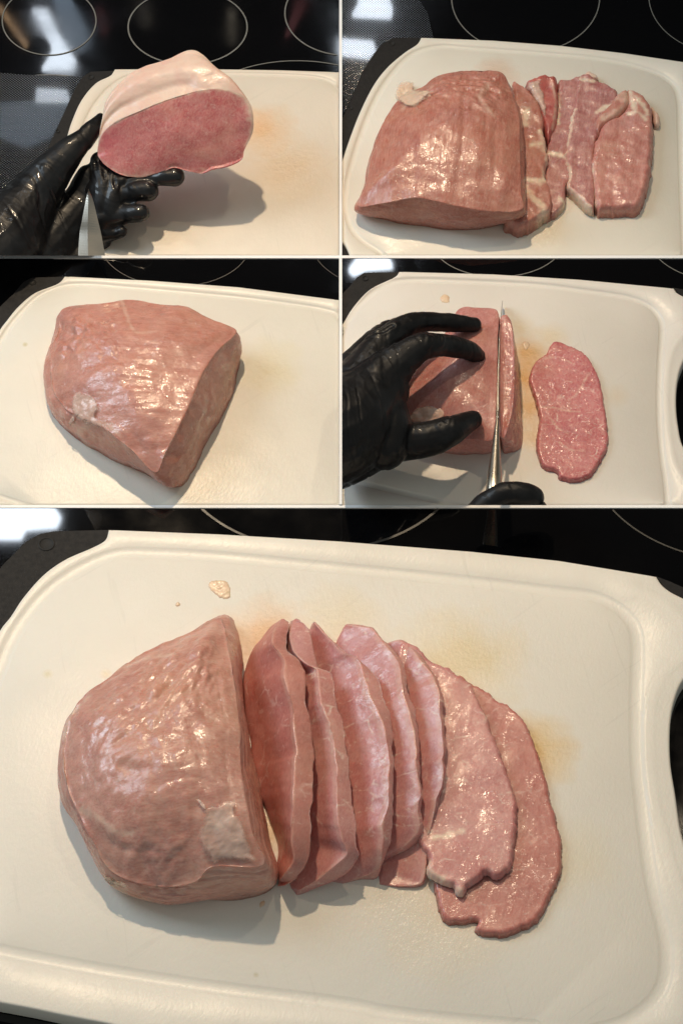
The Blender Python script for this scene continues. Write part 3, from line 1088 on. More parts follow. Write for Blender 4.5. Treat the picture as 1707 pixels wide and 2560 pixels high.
# tableau 5
hole5 = smooth2(fx(TR, [(1750, 720), (1640, 740), (1568, 795), (1528, 885), (1508, 1000), (1508, 1160), (1530, 1310), (1568, 1530), (1660, 1720), (1750, 1800)]), 70)
b5 = fx(BR, [(1750, 1500)]) + hole5[::-1] + fx(TR, [(1750, 520)]) + smooth2(fx(TR, [(1568, 420), (1510, 390), (1470, 358), (1445, 320)]), 12) + fx(TR, [(1300, 296), (1000, 247), (600, 205), (0, 158)]) + fx(TL, [(1000, 125), (497, 105)]) + \
    smooth2(fx(TL, [(497, 105), (480, 152), (420, 187), (300, 240), (200, 310), (110, 410), (50, 500), (-5, 575), (-80, 750)]))[1:] + \
    fx(BL, [(-80, 1085), (0, 1105), (150, 1133), (300, 1165), (500, 1203), (800, 1280)])
g5 = [smooth2(fx(TL, [(-60, 900), (0, 745), (60, 602), (150, 466), (260, 356), (400, 268), (540, 218), (700, 216), (1000, 232)]) + fx(TR, [(0, 285), (500, 335), (1000, 393), (1150, 412), (1250, 455), (1320, 515), (1352, 585), (1358, 700), (1352, 900), (1355, 1160)]) +
              fx(BR, [(1375, 200), (1398, 400), (1430, 600), (1476, 780), (1490, 900), (1475, 1020), (1415, 1115), (1300, 1195), (1150, 1240)]), 260),
      smooth2(fx(BL, [(-60, 850), (0, 868), (400, 945), (900, 1025), (1568, 1110)]) + fx(BR, [(200, 1150), (500, 1185), (900, 1220)]), 120)]
r5 = [smooth2(fx(TR, [(1650, 640), (1568, 690), (1482, 768), (1435, 860), (1413, 980), (1415, 1160)]) + fx(BR, [(1440, 200), (1500, 430), (1568, 640), (1640, 800)]), 80),
      smooth2(fx(TR, [(1360, 390), (1420, 408), (1500, 455), (1568, 520), (1650, 600)]), 30)]
w5 = lambda x, y: tuple(S5(x, y))
make_board(5, b5, g5, board_mat('cream_board_five', (.85, .80, .71), [(w5(660, 1600), .034, (.84, .54, .30), .9), (w5(1150, 1650), .042, (.82, .64, .34), .65), (w5(1335, 1880), .028, (.8, .54, .22), .9), (w5(1120, 2270), .05, (.84, .66, .44), .5), (w5(850, 1560), .03, (.84, .68, .42), .5), (w5(665, 2080), .02, (.8, .45, .12), .7),
                                                          (w5(1420, 2150), .03, (.8, .66, .4), .35), (w5(120, 1685), .0035, (.66, .55, .3), .5), (w5(265, 1685), .004, (.75, .55, .25), .4), (w5(640, 2437), .002, (.5, .4, .2), .5)]),
           [fx(TL, [(520, 106), (250, 112), (185, 124), (115, 162), (75, 205), (15, 265), (-60, 360), (-80, 800), (200, 600), (520, 250)]),
            fx(TR, [(1440, 318), (1500, 340), (1568, 370), (1700, 430), (1700, 600), (1500, 420)])],
           'large cream cutting board under the block and its fanned slices', width=.0045, depth=.0008, ridges=r5, rdrop=.0026,
           buttons=[(*TL.sx(213, 173), .0042)])

# ------------------------------------------------------------------ pork
M5_block = meat_mat('trimmed_lean', (.60, .30, .235), (.52, .215, .17), (.68, .42, .33), 1.0, .15, 4.0, marble=.35, fibres=.6, gloss=.75, bump=1.3, rough=.36)
M5_face = meat_mat('sliced_lean', (.62, .265, .245), (.54, .19, .18), (.70, .41, .36), 1.0, 1.2, 2.0, marble=1.0, fibres=.25, gloss=.45, bump=.75, rough=.42)
M5_dark = meat_mat('sliced_lean_red', (.55, .20, .165), (.46, .14, .115), (.62, .30, .25), 1.0, 1.3, 3.0, marble=.6, fibres=.3, gloss=.45, bump=.7)
M2_block = meat_mat('loin_lean', (.52, .205, .15), (.42, .13, .095), (.62, .33, .26), 2.0, 1.45, 6.0, marble=.35, fibres=.9, gloss=.7, bump=1.2, rough=.38)
M3_block = meat_mat('block_lean', (.59, .27, .205), (.51, .20, .15), (.66, .36, .29), 2.0, .05, 6.0, marble=.35, fibres=.7, gloss=.8, bump=1.5, rough=.38)
M1_face = meat_mat('roast_lean', (.62, .20, .195), (.52, .115, .12), (.70, .38, .33), 2.0, 1.2, 3.0, marble=.4, fibres=.7, gloss=.3, bump=.8)
M4_face = meat_mat('fresh_slice_lean', (.58, .155, .175), (.48, .095, .11), (.68, .36, .32), 2.0, 1.3, 2.0, marble=1.0, fibres=.3, gloss=.5, bump=.8)
M_fat1 = fat_mat('roast_fat', (.80, .60, .49), (.74, .43, .36), 1.0, .22, .8)
M_mem = fat_mat('white_membrane', (.74, .52, .43), (.62, .35, .28), 1.4, .9, 1.2, film=True)
M_flap = fat_mat('fat_flap', (.80, .62, .47), (.74, .46, .36), 1.4, .4, .8, film=True)
M_scrap = fat_mat('meat_scrap', (.80, .60, .42), (.76, .50, .33), 3.0, .3)


def folds(lines, amp, wl):
    """traced crease lines: valley along each, small swell beside it"""
    Ls = [np.array([tuple(q) for q in cat_open(l, 24)]) for l in lines]
    def fn(c, n):
        d = 0.0
        for l in Ls:
            m_ = np.linalg.norm(l - c, axis=1).min()
            if m_ < wl * 3:
                d += -amp * math.exp(-(m_ / wl) ** 2) + amp * .5 * math.exp(-((m_ - 1.8 * wl) / wl) ** 2)
        return d
    return fn


def ridge(c, s, ang, o=3, amp=1.0):
    u = c[0] * math.cos(ang) + c[1] * math.sin(ang)
    v = -c[0] * math.sin(ang) + c[1] * math.cos(ang)
    return noise.fractal(Vector((u * s, v * s * .15, c[2] * s * .3)), 1.0, 2.0, o)


def add_fat(me, fn):
    set_attr(me, 'fat', [fn(v.co) for v in me.vertices])


def seam_fat(lines, wdt, z=None, s=1.0):
    """fat along traced lines: returns f(co) by distance in plan"""
    Ls = [np.array([tuple(q)[:2] for q in cat_open(l, 40)]) for l in lines]
    def build(me):
        co = np.empty(len(me.vertices) * 3); me.vertices.foreach_get('co', co); co = co.reshape(-1, 3)
        v = np.zeros(len(co))
        for l in Ls:
            jit = np.array([fbm(c, 260, 3) for c in co]) * wdt * .6
            d = dist_poly(co[:, :2], l, False) + jit
            v = np.maximum(v, np.clip(1.3 - d / wdt, 0, 1) * s)
        set_attr(me, 'fat', v)
    return build


def ground(p):
    return ZB[p]


def torn(spots, s_, ang=0.0, st=1.0):
    """rough torn muscle in a few places: spots = (world point, radius m, amplitude m)"""
    P_ = [(np.array(tuple(p)), rr, a) for p, rr, a in spots]
    def fn(c, n):
        if n[2] < .05: return 0.0
        d = 0.0
        for p, rr, a in P_:
            q = ((c[0] - p[0]) ** 2 + (c[1] - p[1]) ** 2) / rr ** 2
            if q < 5:
                u = c[0] * math.cos(ang) + c[1] * math.sin(ang); v = -c[0] * math.sin(ang) + c[1] * math.cos(ang)
                d += a * math.exp(-q) * (noise.fractal(Vector((u * s_, v * s_ * st, c[2] * s_)), .8, 2.0, 3) - .5 * abs(noise.noise(Vector((u * s_ * .6, v * s_ * .6 * st, 9)))))
        return d
    return fn


# ---- tableau 5: the block
T5 = [E(1345, 145, 14), E(1400, 300, 26), E(1440, 520, 38), E(1485, 820, 44), E(1508, 1180, 47), F(1270, 210, 48), F(1330, 520, 45), F(1405, 735, 38),
      F(1080, 750, 36), F(960, 850, 27), F(760, 880, 22), F(540, 840, 20), F(395, 760, 20), F(300, 590, 24), F(190, 370, 27), F(100, 120, 27),
      E(150, 1000, 26), E(240, 820, 25), E(480, 615, 24), E(730, 425, 22), E(960, 330, 20), E(1160, 235, 17)]
Bs5 = [E(1430, 215), E(1515, 360), E(1528, 520), A(222, 720), A(285, 1200), B(345, 200), B(450, 720), F(1485, 860), F(1260, 962), F(1000, 968), F(780, 992), F(600, 950),
       F(440, 875), F(330, 715), F(215, 490), F(105, 330), E(160, 1160), E(250, 1000), E(490, 790), E(740, 590), E(980, 470), E(1180, 360)]
me = block(T5, Bs5, .010, nu=13, centre=F(760, 60, 46), sub=12)
displace(me, lambda c, n: .0030 * fbm(c, 24, 2) * max(.35, n[2]) + (.0008 * abs(noise.fractal(Vector((c[0] * 30 + c[1] * 15, c[1] * 60 - c[0] * 20, 3)), 1, 2, 2)) if n[2] > .3 else 0) + .0006 * fbm(c, 80, 2, 3.1) + .0001 * fbm(c, 260, 2) + (.0004 * ridge(c, 120, .2) if n[2] > .4 else .0007 * noise.fractal(Vector((c[0] * 20, c[1] * 20, c[2] * 420)), 1, 2, 2)))
tr5 = torn([(E(800, 640, 40), .030, .0019), (E(1150, 600, 40), .022, .0016), (E(600, 900, 46), .022, .0012), (F(560, 760, 40), .028, .0006), (F(250, 150, 45), .02, .0008), (F(780, 820, 30), .02, .0009)], 120, -.6, .4)
displace(me, tr5)
fl5 = folds([X(E, (940, 535, 26), (1080, 580, 36), (1260, 640, 42)), X(F, (235, 420, 28), (380, 560, 30), (450, 620, 30), (560, 640, 32), (640, 630, 34)),
             X(E, (780, 1000, 50), (940, 1090, 52), (1000, 1160, 53)), X(F, (470, 80, 50), (620, 120, 50), (770, 80, 52), (810, 10, 54)), X(E, (560, 640, 40), (650, 760, 44)), X(E, (690, 620, 42), (760, 760, 46)), X(E, (1100, 830, 48), (1300, 960, 50)), X(F, (980, 320, 50), (960, 460, 50), (980, 620, 44)),
             X(E, (210, 870, 26), (280, 770, 26))], .0006, .0030)
displace(me, lambda c, n: fl5(c, n) if n[2] > .2 else 0)
seam_fat([X(E, (130, 1100, 20), (180, 950, 20), (330, 820, 20)), X(F, (230, 430, 20), (390, 560, 20), (460, 620, 20), (560, 640, 20)), X(E, (480, 600, 20), (740, 520, 20), (980, 520, 20)), X(F, (380, 800, 20), (500, 870, 18))], .0016, s=.45)(me)
bk5 = empty('pork_block', S5(400, 1950, 0))
tag(bk5, 'large uncut block of pork loin beside the fanned slices on the large board', 'pork', None)
lean5 = obj('lean_meat', me, M5_block, bk5)


def drape(f, pts, target, th, mat, parent, name, lift=.0004, seed=1, bump=.0006):
    """a thin flap of membrane lying on a lump: outline traced, laid on the surface"""
    bvh = BVHTree.FromPolygons([v.co.copy() for v in target.vertices], [tuple(p.vertices) for p in target.polygons])
    q = cat_axis(np.array([(*f.sx(*p), 0) for p in pts]), 6, True)[:, :2]
    lo, hi = q.min(0), q.max(0)
    st = (hi - lo).max() / 46
    gx, gy = np.meshgrid(np.arange(lo[0], hi[0], st), np.arange(lo[1], hi[1], st))
    g = np.stack([gx.ravel(), gy.ravel()], 1)
    g = g[in_poly(g, q)]
    g = g[dist_poly(g, q) > st * .5]
    k = len(q)
    res = geometry.delaunay_2d_cdt([Vector(v) for v in np.vstack([q, g])], [(i, (i + 1) % k) for i in range(k)], [], 0, 1e-4)
    V2 = np.array([tuple(v) for v in res[0]]); T_ = np.array([tuple(t) for t in res[2]])
    T_ = T_[in_poly(V2[T_].mean(1), q)]
    d = dist_poly(V2, q)
    edge = st * 3
    V, idx = [], {}
    lo_, up_ = [], []
    for (x, y), dd in zip(V2, d):
        dr = ray(x, y).normalized()
        h = bvh.ray_cast(CAM, dr)
        if h[0] is None:
            h = (PZ(x, y, ZB[f.p] + .002), Vector((0, 0, 1)))
        n_ = h[1] if h[1].z > 0 else -h[1]
        n_ = (n_ + Vector((0, 0, .6))).normalized()
        t = min(1, dd / edge)
        tt = th * (t * (2 - t)) * (1 + .5 * fbm(h[0], 160, 3, seed)) + lift
        up_.append(h[0] + n_ * tt)
        lo_.append(h[0] - n_ * .001)
    n = len(up_)
    me = mesh(up_ + lo_, [tuple(t) for t in T_] + [(t[0] + n, t[2] + n, t[1] + n) for t in T_] +
              [(i, (i + 1) % k, (i + 1) % k + n, i + n) for i in range(k)])
    fix_normals(me)
    set_attr(me, 'thin', list(np.clip(d / (edge * 2.2), 0, 1)) * 2)
    return obj(name, me, mat, parent)


drape(F, [(1025, 370), (1120, 340), (1180, 310), (1245, 325), (1240, 400), (1275, 430), (1320, 560), (1360, 660), (1400, 740), (1250, 720), (1150, 725), (1080, 755), (1050, 700), (1000, 640), (980, 540), (1000, 440)], me, .0011, M_mem, bk5, 'fat_patch')
drape(F, [(960, 315), (990, 312), (1030, 350), (1035, 385), (1010, 370), (985, 335)], me, .0012, M_mem, bk5, 'fat_strand')
drape(F, [(370, 790), (420, 820), (520, 860), (520, 885), (430, 872), (375, 840)], me, .0010, M_flap, bk5, 'fat_tag')

# ---- tableau 5: slices, fallen to the right
GP = 'pork slices fanned beside the block'


def mk_slice(Lr, Er, Rr, label, mat, seed, loc, **kw):
    me = slab(Lr, Er, Rr, seed=seed, **kw)
    displace(me, lambda c, n: .0007 * fbm(c, 40, 2, seed) + .00012 * fbm(c, 200, 2, seed))
    o = obj('pork_slice', me, mat)
    tag(o, label, 'pork slice', GP)
    return o


mk_slice(X(A, (540, 175, 4), (470, 230, 3), (400, 330, 2), (320, 420, 1), (250, 580, 0), (225, 740, 0), (250, 960, 0), (285, 1180, 0), (305, 1363, 0)) + X(B, (370, 350, 0), (450, 540, 0), (520, 740, 0), (530, 900, 0), (520, 1000, 0), (535, 1080, 1)),
         X(A, (560, 165, 14), (500, 260, 24), (490, 390, 30), (585, 500, 34), (582, 640, 36), (620, 800, 38), (655, 920, 39), (665, 1100, 40), (690, 1290, 40)) + X(B, (675, 60, 40), (665, 250, 40), (655, 450, 39), (645, 650, 36), (650, 800, 32), (660, 930, 27), (590, 1030, 20), (545, 1090, 8)),
         X(A, (580, 165, 14), (622, 210, 20), (600, 310, 24), (612, 430, 28), (690, 500, 31), (735, 580, 32), (762, 710, 34), (752, 840, 35), (788, 980, 36), (808, 1150, 36), (820, 1320, 36)) + X(B, (824, 60, 36), (822, 250, 36), (812, 450, 36), (804, 650, 33), (792, 860, 27), (740, 1010, 21), (650, 1100, 14), (560, 1115, 5)),
         'nearly upright slice leaning right, first beside the uncut block, with a dark red face', M5_dark, 1, None, face_sag=0)
mk_slice(X(A, (640, 180, 3), (560, 330, 1), (500, 500, 0), (440, 800, 0), (450, 1100, 0), (480, 1363, 0)) + X(B, (520, 300, 0), (560, 600, 0), (580, 850, 0), (600, 1050, 0), (640, 1160, 0)),
         X(A, (650, 170, 16), (625, 280, 22), (665, 440, 27), (770, 545, 30), (865, 600, 31), (880, 750, 33), (905, 900, 34), (965, 1050, 35), (1000, 1200, 35), (1020, 1363, 35)) + X(B, (1030, 130, 35), (1030, 350, 34), (1040, 600, 32), (1075, 750, 29), (1120, 860, 25), (1000, 980, 19), (860, 1090, 12), (720, 1170, 5)),
         X(A, (680, 165, 16), (760, 210, 20), (800, 290, 22), (828, 420, 24), (865, 570, 27), (960, 610, 28), (1000, 690, 29), (1020, 900, 30), (1068, 1000, 31), (1090, 1150, 31), (1110, 1320, 31)) + X(B, (1120, 60, 31), (1140, 300, 30), (1160, 450, 29), (1190, 640, 28), (1192, 800, 25), (1222, 880, 21), (1130, 1000, 15), (1000, 1085, 9), (850, 1150, 5), (700, 1212, 1)),
         'second slice from the uncut block, with a notched top and a pale rim', M5_face, 2, None)
mk_slice(X(A, (815, 210, 3), (740, 400, 0), (680, 700, 0), (690, 1000, 0), (720, 1363, 0)) + X(B, (760, 350, 0), (800, 700, 0), (850, 950, 0), (950, 1080, 0), (1080, 1120, 0)),
         X(A, (832, 190, 12), (950, 318, 17), (1080, 443, 22), (1185, 480, 25), (1232, 560, 26), (1280, 700, 28), (1310, 820, 29), (1370, 930, 30), (1420, 1050, 30), (1450, 1200, 30), (1475, 1363, 30)) + X(B, (1475, 150, 30), (1468, 320, 29), (1468, 450, 28), (1420, 600, 26), (1420, 720, 23), (1412, 830, 19), (1400, 950, 13), (1330, 1030, 7), (1180, 1080, 3)),
         X(A, (850, 200, 11), (965, 322, 16), (1095, 445, 20), (1250, 545, 23), (1335, 620, 24), (1390, 700, 25), (1420, 830, 26), (1470, 950, 26), (1490, 1100, 26), (1500, 1300, 26)) + X(B, (1508, 80, 26), (1502, 300, 26), (1510, 480, 24), (1500, 620, 22), (1480, 770, 18), (1435, 890, 13), (1405, 980, 8), (1370, 1060, 3), (1230, 1080, 1), (1100, 1118, 0)),
         'broad slice third from the uncut block, with branching white marbling near its top', M5_face, 3, None)
mk_slice(X(A, (1030, 345, 1), (960, 600, 0), (930, 900, 0), (940, 1363, 0)) + X(B, (1000, 400, 0), (1080, 800, 0), (1200, 950, 0)) + X(D, (0, 840, 3)),
         X(A, (1100, 208, 7), (1240, 225, 10), (1320, 240, 12), (1372, 300, 14), (1445, 390, 18)) + X(C, (90, 478, 20), (130, 570, 22), (148, 700, 24), (172, 830, 25), (210, 950, 25), (238, 1050, 25), (258, 1160, 25), (272, 1320, 25)) + X(D, (245, 60, 25), (262, 200, 24), (285, 330, 23), (262, 430, 21), (275, 560, 18), (262, 630, 15), (170, 730, 10), (60, 800, 5)),
         X(A, (1115, 206, 6), (1255, 222, 9), (1335, 240, 10), (1385, 300, 12), (1470, 395, 15)) + X(C, (130, 490, 17), (185, 610, 19), (190, 760, 21), (238, 890, 21), (265, 1040, 21), (288, 1190, 21), (292, 1340, 21)) + X(D, (266, 60, 21), (276, 200, 20), (300, 330, 19), (287, 440, 17), (296, 570, 14), (285, 640, 11), (200, 745, 7), (70, 815, 3)),
         'glossy slice fourth from the uncut block, with a squared pink top corner', M5_face, 4, None)
mk_slice(X(C, (-60, 560, 0), (-110, 900, 0), (-120, 1363, 0)) + X(D, (-120, 300, 0), (-110, 600, 0), (-60, 850, 0), (-40, 1040, 0)),
         X(C, (30, 372, 4), (130, 350, 7), (235, 420, 12), (300, 505, 15), (395, 625, 17), (438, 710, 19), (474, 820, 20), (470, 930, 20), (485, 1020, 20), (495, 1160, 20), (505, 1320, 20)) + X(D, (456, 60, 20), (462, 150, 19), (450, 260, 18), (420, 350, 17), (392, 470, 15), (360, 620, 12), (330, 770, 8), (318, 950, 5), (280, 1035, 3), (120, 1050, 2)),
         X(C, (40, 366, 3), (150, 345, 5), (262, 425, 9), (335, 520, 12), (425, 640, 14), (470, 730, 15), (500, 830, 16), (500, 930, 16), (515, 1020, 16), (518, 1160, 16), (524, 1320, 16)) + X(D, (478, 60, 16), (480, 160, 15), (466, 270, 14), (436, 370, 13), (408, 480, 11), (386, 630, 8), (342, 770, 5), (330, 955, 3), (288, 1048, 1), (110, 1062, 0)),
         'narrow slice fifth from the uncut block, mauve at its lower end', M5_face, 5, None)
out6 = X(C, (100, 480, 9), (150, 355, 9), (300, 415, 9), (388, 512, 9), (485, 560, 9), (562, 586, 9), (632, 654, 9), (700, 688, 9), (758, 744, 9), (800, 835, 9), (832, 905, 9), (880, 1000, 9), (920, 1130, 9), (988, 1300, 9)) + X(D, (912, 20, 9), (962, 125, 9), (1002, 250, 9), (1040, 380, 9), (1042, 520, 9), (1024, 700, 9), (1000, 880, 9), (938, 962, 9), (870, 985, 9), (800, 940, 9), (760, 985, 9), (700, 1020, 9), (655, 1052, 9), (640, 1090, 9), (600, 1120, 9), (560, 1100, 9), (545, 1060, 9), (500, 1045, 9), (425, 1010, 9), (345, 965, 9), (328, 900, 9), (340, 820, 9), (200, 600, 9), (150, 200, 9)) + X(C, (150, 1200, 9), (110, 800, 9))
me = pad(out6, .0048, .0022, ZB[5], zfn=lambda x, y: .0058, seed=6, jag=.0010)
displace(me, lambda c, n: (.0006 * fbm(c, 45, 2, 17) + .0001 * fbm(c, 210, 2, 7)) * (1 if n[2] > 0 else 0))
seam_fat([X(D, (400, 665, 12), (500, 640, 12), (610, 610, 12)), X(D, (335, 850, 12), (370, 960, 12), (540, 1050, 12), (610, 1100, 12)), X(D, (350, 920, 12), (460, 1000, 12))], .0022, s=.8)(me)
o = obj('pork_slice', me, M5_face)
tag(o, 'wide slice lying second from last, with a ragged pale lower corner', 'pork slice', GP)
out7 = X(C, (600, 700), (765, 745), (900, 812), (955, 870), (1060, 920), (1150, 1000), (1240, 1130), (1290, 1280)) + X(D, (1210, 20), (1262, 200), (1312, 400), (1368, 620), (1390, 760), (1392, 900), (1370, 1010), (1320, 1130), (1250, 1260), (1190, 1350), (1080, 1410), (960, 1450), (820, 1455), (735, 1448), (706, 1400), (725, 1345), (600, 1362), (480, 1350), (435, 1280), (405, 1150), (392, 1010), (500, 800), (600, 400), (620, 100))
me = pad(out7, .0044, .0022, ZB[5], zfn=None, seed=7, jag=.0009)
displace(me, lambda c, n: (.0005 * fbm(c, 50, 2, 7) + .0001 * fbm(c, 210, 2, 7)) * (1 if n[2] > 0 else 0))
o = obj('pork_slice', me, M5_dark)
tag(o, 'last slice lying flat on the board at the right end of the fan', 'pork slice', GP)

# scraps on board 5
def scrap(f, pts, h, label, mat=M_scrap, name='meat_scrap', grp='small meat scraps on the boards'):
    me = pad(X(f, *pts), h * .4 + .0003, .004, ZB[f.p] - .0004, seed=int(pts[0][0]), jag=.0004, step=.0008)
    displace(me, lambda c, n: .0003 * fbm(c, 500, 3) if n[2] > 0 else 0)
    o = obj(name, me, mat)
    tag(o, label, 'meat scrap', grp)
    return o


scrap(TL, [(955, 345), (1000, 335), (1040, 345), (1055, 385), (1050, 420), (1010, 425), (975, 400), (950, 375)], .0007, 'largest orange scrap above the uncut block on the large board')
scrap(TL, [(795, 440), (815, 436), (830, 448), (820, 460), (800, 458)], .0006, 'tiny orange speck left of the larger scrap on the large board')
scrap(B, [(365, 1325), (380, 1270), (430, 1260), (420, 1300), (385, 1330)], .0012, 'small pink shred at the foot of the uncut block')
scrap(Z4, [(455, 185), (480, 172), (502, 185), (500, 212), (475, 218), (458, 205)], .0007, 'orange scrap behind the gloved fingers on the pale board')
scrap(Z4, [(830, 392), (855, 388), (868, 405), (862, 425), (840, 430)], .0007, 'pinkish scrap between the knife and the flat slice')

# ---- tableau 2: trimmed loin
T2 = X(Z2, (370, 400, 22), (450, 345, 25), (540, 325, 27), (640, 322, 28), (735, 335, 28), (780, 420, 28), (812, 520, 30), (822, 700, 30), (826, 880, 28), (822, 960, 24),
       (650, 962, 26), (490, 932, 28), (350, 905, 28), (200, 930, 22), (82, 940, 14), (115, 850, 18), (150, 700, 20), (182, 600, 20), (245, 490, 22), (310, 430, 22))
Bs2 = X(Z2, (390, 510), (460, 470), (540, 450), (640, 450), (735, 460), (795, 530), (820, 640), (828, 790), (832, 940), (790, 1005),
        (650, 1046), (500, 1050), (380, 1037), (230, 1014), (95, 972), (108, 925), (148, 780), (182, 680), (245, 585), (310, 535))
me = block(T2, Bs2, .008, nu=12, centre=Z2(520, 600, 32), sub=9)
displace(me, lambda c, n: ((.0011 * ridge(c, 75, -.08) if n[2] > .3 else .0004 * noise.fractal(Vector((c[0] * 60, c[1] * 60, c[2] * 700)), 1, 2, 2)) + .0008 * fbm(c, 55, 2) + .0002 * fbm(c, 160, 2, 2)))
displace(me, torn([(Z2(560, 380, 30), .014, .0018), (Z2(720, 400, 30), .010, .0020), (Z2(640, 480, 32), .012, .0014), (Z2(420, 450, 28), .010, .0012)], 190, 1.2, .5))
seam_fat([X(Z2, (280, 520, 24), (340, 460, 24), (420, 420, 25)), X(Z2, (700, 560, 30), (640, 480, 30), (670, 400, 30))], .0018, s=.3)(me)
lo = empty('pork_block', Z2(450, 800, 0))
tag(lo, 'trimmed loin with lengthwise ridges, left of its folded trimmings', 'pork')
obj('lean_meat', me, M2_block, lo)
drape(Z2, [(255, 400), (280, 375), (340, 378), (345, 410), (400, 415), (440, 425), (400, 460), (340, 500), (300, 500), (262, 470), (250, 430)], me, .0014, M_flap, lo, 'fat_patch')

M2_t = meat_mat('trimming_lean', (.56, .235, .18), (.45, .145, .11), (.64, .33, .26), 2.0, 1.4, 4.0, marble=.45, fibres=.6, gloss=.6, bump=1.1)
M2_r = meat_mat('trimming_red', (.50, .10, .09), (.38, .06, .055), (.62, .24, .2), 2.0, 1.4, 4.0, marble=.3, fibres=.5, gloss=.5, bump=1.0)
M2_m = meat_mat('trimming_mauve', (.50, .20, .185), (.40, .13, .125), (.64, .36, .31), 2.0, 1.4, 4.0, marble=.45, fibres=.9, gloss=.6, bump=1.1)
M2_p = meat_mat('trimming_pink', (.60, .245, .20), (.50, .17, .14), (.68, .38, .31), 2.0, 1.4, 4.0, marble=.5, fibres=.7, gloss=.6, bump=1.1)
GT = 'folded trimmings beside the trimmed loin'


def trimming(pts, h, z0, label, mat, seed, seams=(), edge=.0021, sw=.0019, ss=1.1, bz=None):
    """pts traced at half height"""
    h = h * .68
    ol = X(ZT, *[(x, y, h * .5 + z0) for x, y in pts])
    me = pad(ol, h * .001, edge, ZB[2] + z0 * .001, seed=seed, step=.0009, jag=.0010)
    displace(me, lambda c, n: (.0005 * ridge(c, 120, -.1) + .0010 * fbm(c, 80, 2, seed) + .00016 * fbm(c, 260, 2, seed)) * (1 if n[2] > 0 else .2))
    if seams:
        seam_fat([X(ZT, *[(x, y, h + z0) for x, y in s]) for s in seams], sw, s=ss)(me)
    o = obj('pork_trimming', me, mat)
    tag(o, label, 'pork', GT)
    return o


trimming([(550, 210), (620, 190), (760, 160), (770, 300), (730, 440), (700, 580), (690, 700), (660, 850), (680, 950), (680, 1060), (625, 1150), (618, 1260), (600, 1320), (550, 1370), (480, 1400), (440, 1270), (420, 1110), (430, 960), (440, 820), (460, 700), (520, 600), (530, 400)], 9, 0,
         'flat mauve trimming third from the loin, ending short above the board gap', M2_m, 22, [[(545, 300), (540, 560)], [(470, 830), (560, 850), (610, 870)], [(560, 1240), (610, 1280), (560, 1360)]])
trimming([(700, 230), (750, 160), (830, 150), (880, 195), (940, 220), (1020, 262), (1070, 312), (1085, 400), (1060, 500), (1000, 580), (920, 670), (890, 800), (870, 900), (880, 1050), (880, 1340), (800, 1340), (720, 1262), (650, 1195), (610, 1150), (635, 1050), (598, 900), (630, 700), (640, 600), (680, 450)], 12, 0,
         'mauve trimming with a jagged white fat edge, left of the rounded end piece', M2_m, 23, [[(690, 440), (655, 580), (640, 700), (605, 870), (650, 1000), (640, 1120), (740, 1230), (840, 1330)], [(740, 170), (860, 190)], [(900, 470), (960, 420), (1040, 400)], [(860, 1330), (720, 1250), (640, 1170)]], sw=.0016)
trimming([(850, 620), (890, 520), (960, 440), (1040, 350), (1100, 300), (1170, 285), (1200, 380), (1160, 480), (1060, 560), (960, 640), (900, 700)], 14, 0, 'orange pink connective scrap bridging the mauve trimming and the rounded end piece', M2_t, 29, [[(1060, 340), (1150, 300), (1160, 400), (1080, 460), (960, 520)]], edge=.004, sw=.003, ss=.5)
trimming([(1090, 510), (1150, 430), (1140, 290), (1180, 268), (1260, 302), (1330, 362), (1380, 440), (1402, 560), (1398, 700), (1390, 900), (1355, 1100), (1315, 1250), (1272, 1340), (1200, 1365), (1100, 1362), (980, 1368), (890, 1358), (852, 1250), (838, 1100), (826, 950), (845, 830), (890, 680), (950, 580), (1040, 530)], 14, 0,
         'rounded end trimming at the right, pink with a pale fatty top', M2_p, 24, [[(1190, 270), (1215, 380), (1235, 470)], [(835, 930), (850, 1100), (872, 1350)], [(1180, 480), (1260, 470), (1330, 530)], [(1230, 330), (1300, 400), (1350, 480)]], edge=.0036, sw=.0018, ss=1.0)
trimming([(1365, 412), (1428, 455), (1455, 530), (1442, 592), (1405, 605), (1380, 500)], 7, 0, 'small brown knob of fat at the right end of the trimmings', M_fat1, 27, edge=.003)
trimming([(735, 160), (800, 118), (850, 130), (905, 150), (915, 192), (840, 190), (770, 185)], 8, 0, 'yellowish shred of fat on top of the mauve trimming', M_fat1, 28, edge=.002)
tr2 = trimming([(255, 212), (330, 182), (400, 152), (455, 150), (540, 195), (568, 350), (558, 500), (545, 600), (505, 680), (460, 760), (425, 700), (380, 560), (340, 430), (290, 330)], 14, 0,
         'red trimming with a strip of white fat, standing behind the pink one', M2_r, 21, [[(500, 200), (530, 400), (500, 600)]], edge=.004, sw=.0010, ss=.5)
drape(ZT, [(262, 212), (340, 182), (432, 158), (408, 215), (430, 300), (452, 380), (455, 450), (432, 545), (395, 470), (330, 360)], tr2.data, .0008, M_mem, tr2, 'fat_strip')
trimming([(130, 232), (200, 228), (262, 280), (330, 350), (380, 420), (410, 500), (430, 600), (425, 680), (450, 780), (472, 880), (455, 960), (440, 1060), (480, 1150), (502, 1270), (490, 1380), (430, 1412), (340, 1480), (220, 1528), (130, 1500), (60, 1460), (120, 1300), (150, 1000), (150, 700), (150, 500), (140, 350)], 17, 0,
         'pink trimming touching the loin, its lower end folded with cream fat', M2_t, 25, [[(405, 640), (450, 790), (462, 900), (440, 1040), (380, 1085), (250, 1060)], [(320, 755), (400, 745)], [(240, 1110), (300, 1200), (420, 1320), (400, 1400)], [(270, 450), (255, 560)]], edge=.0024, sw=.0026, ss=1.0)

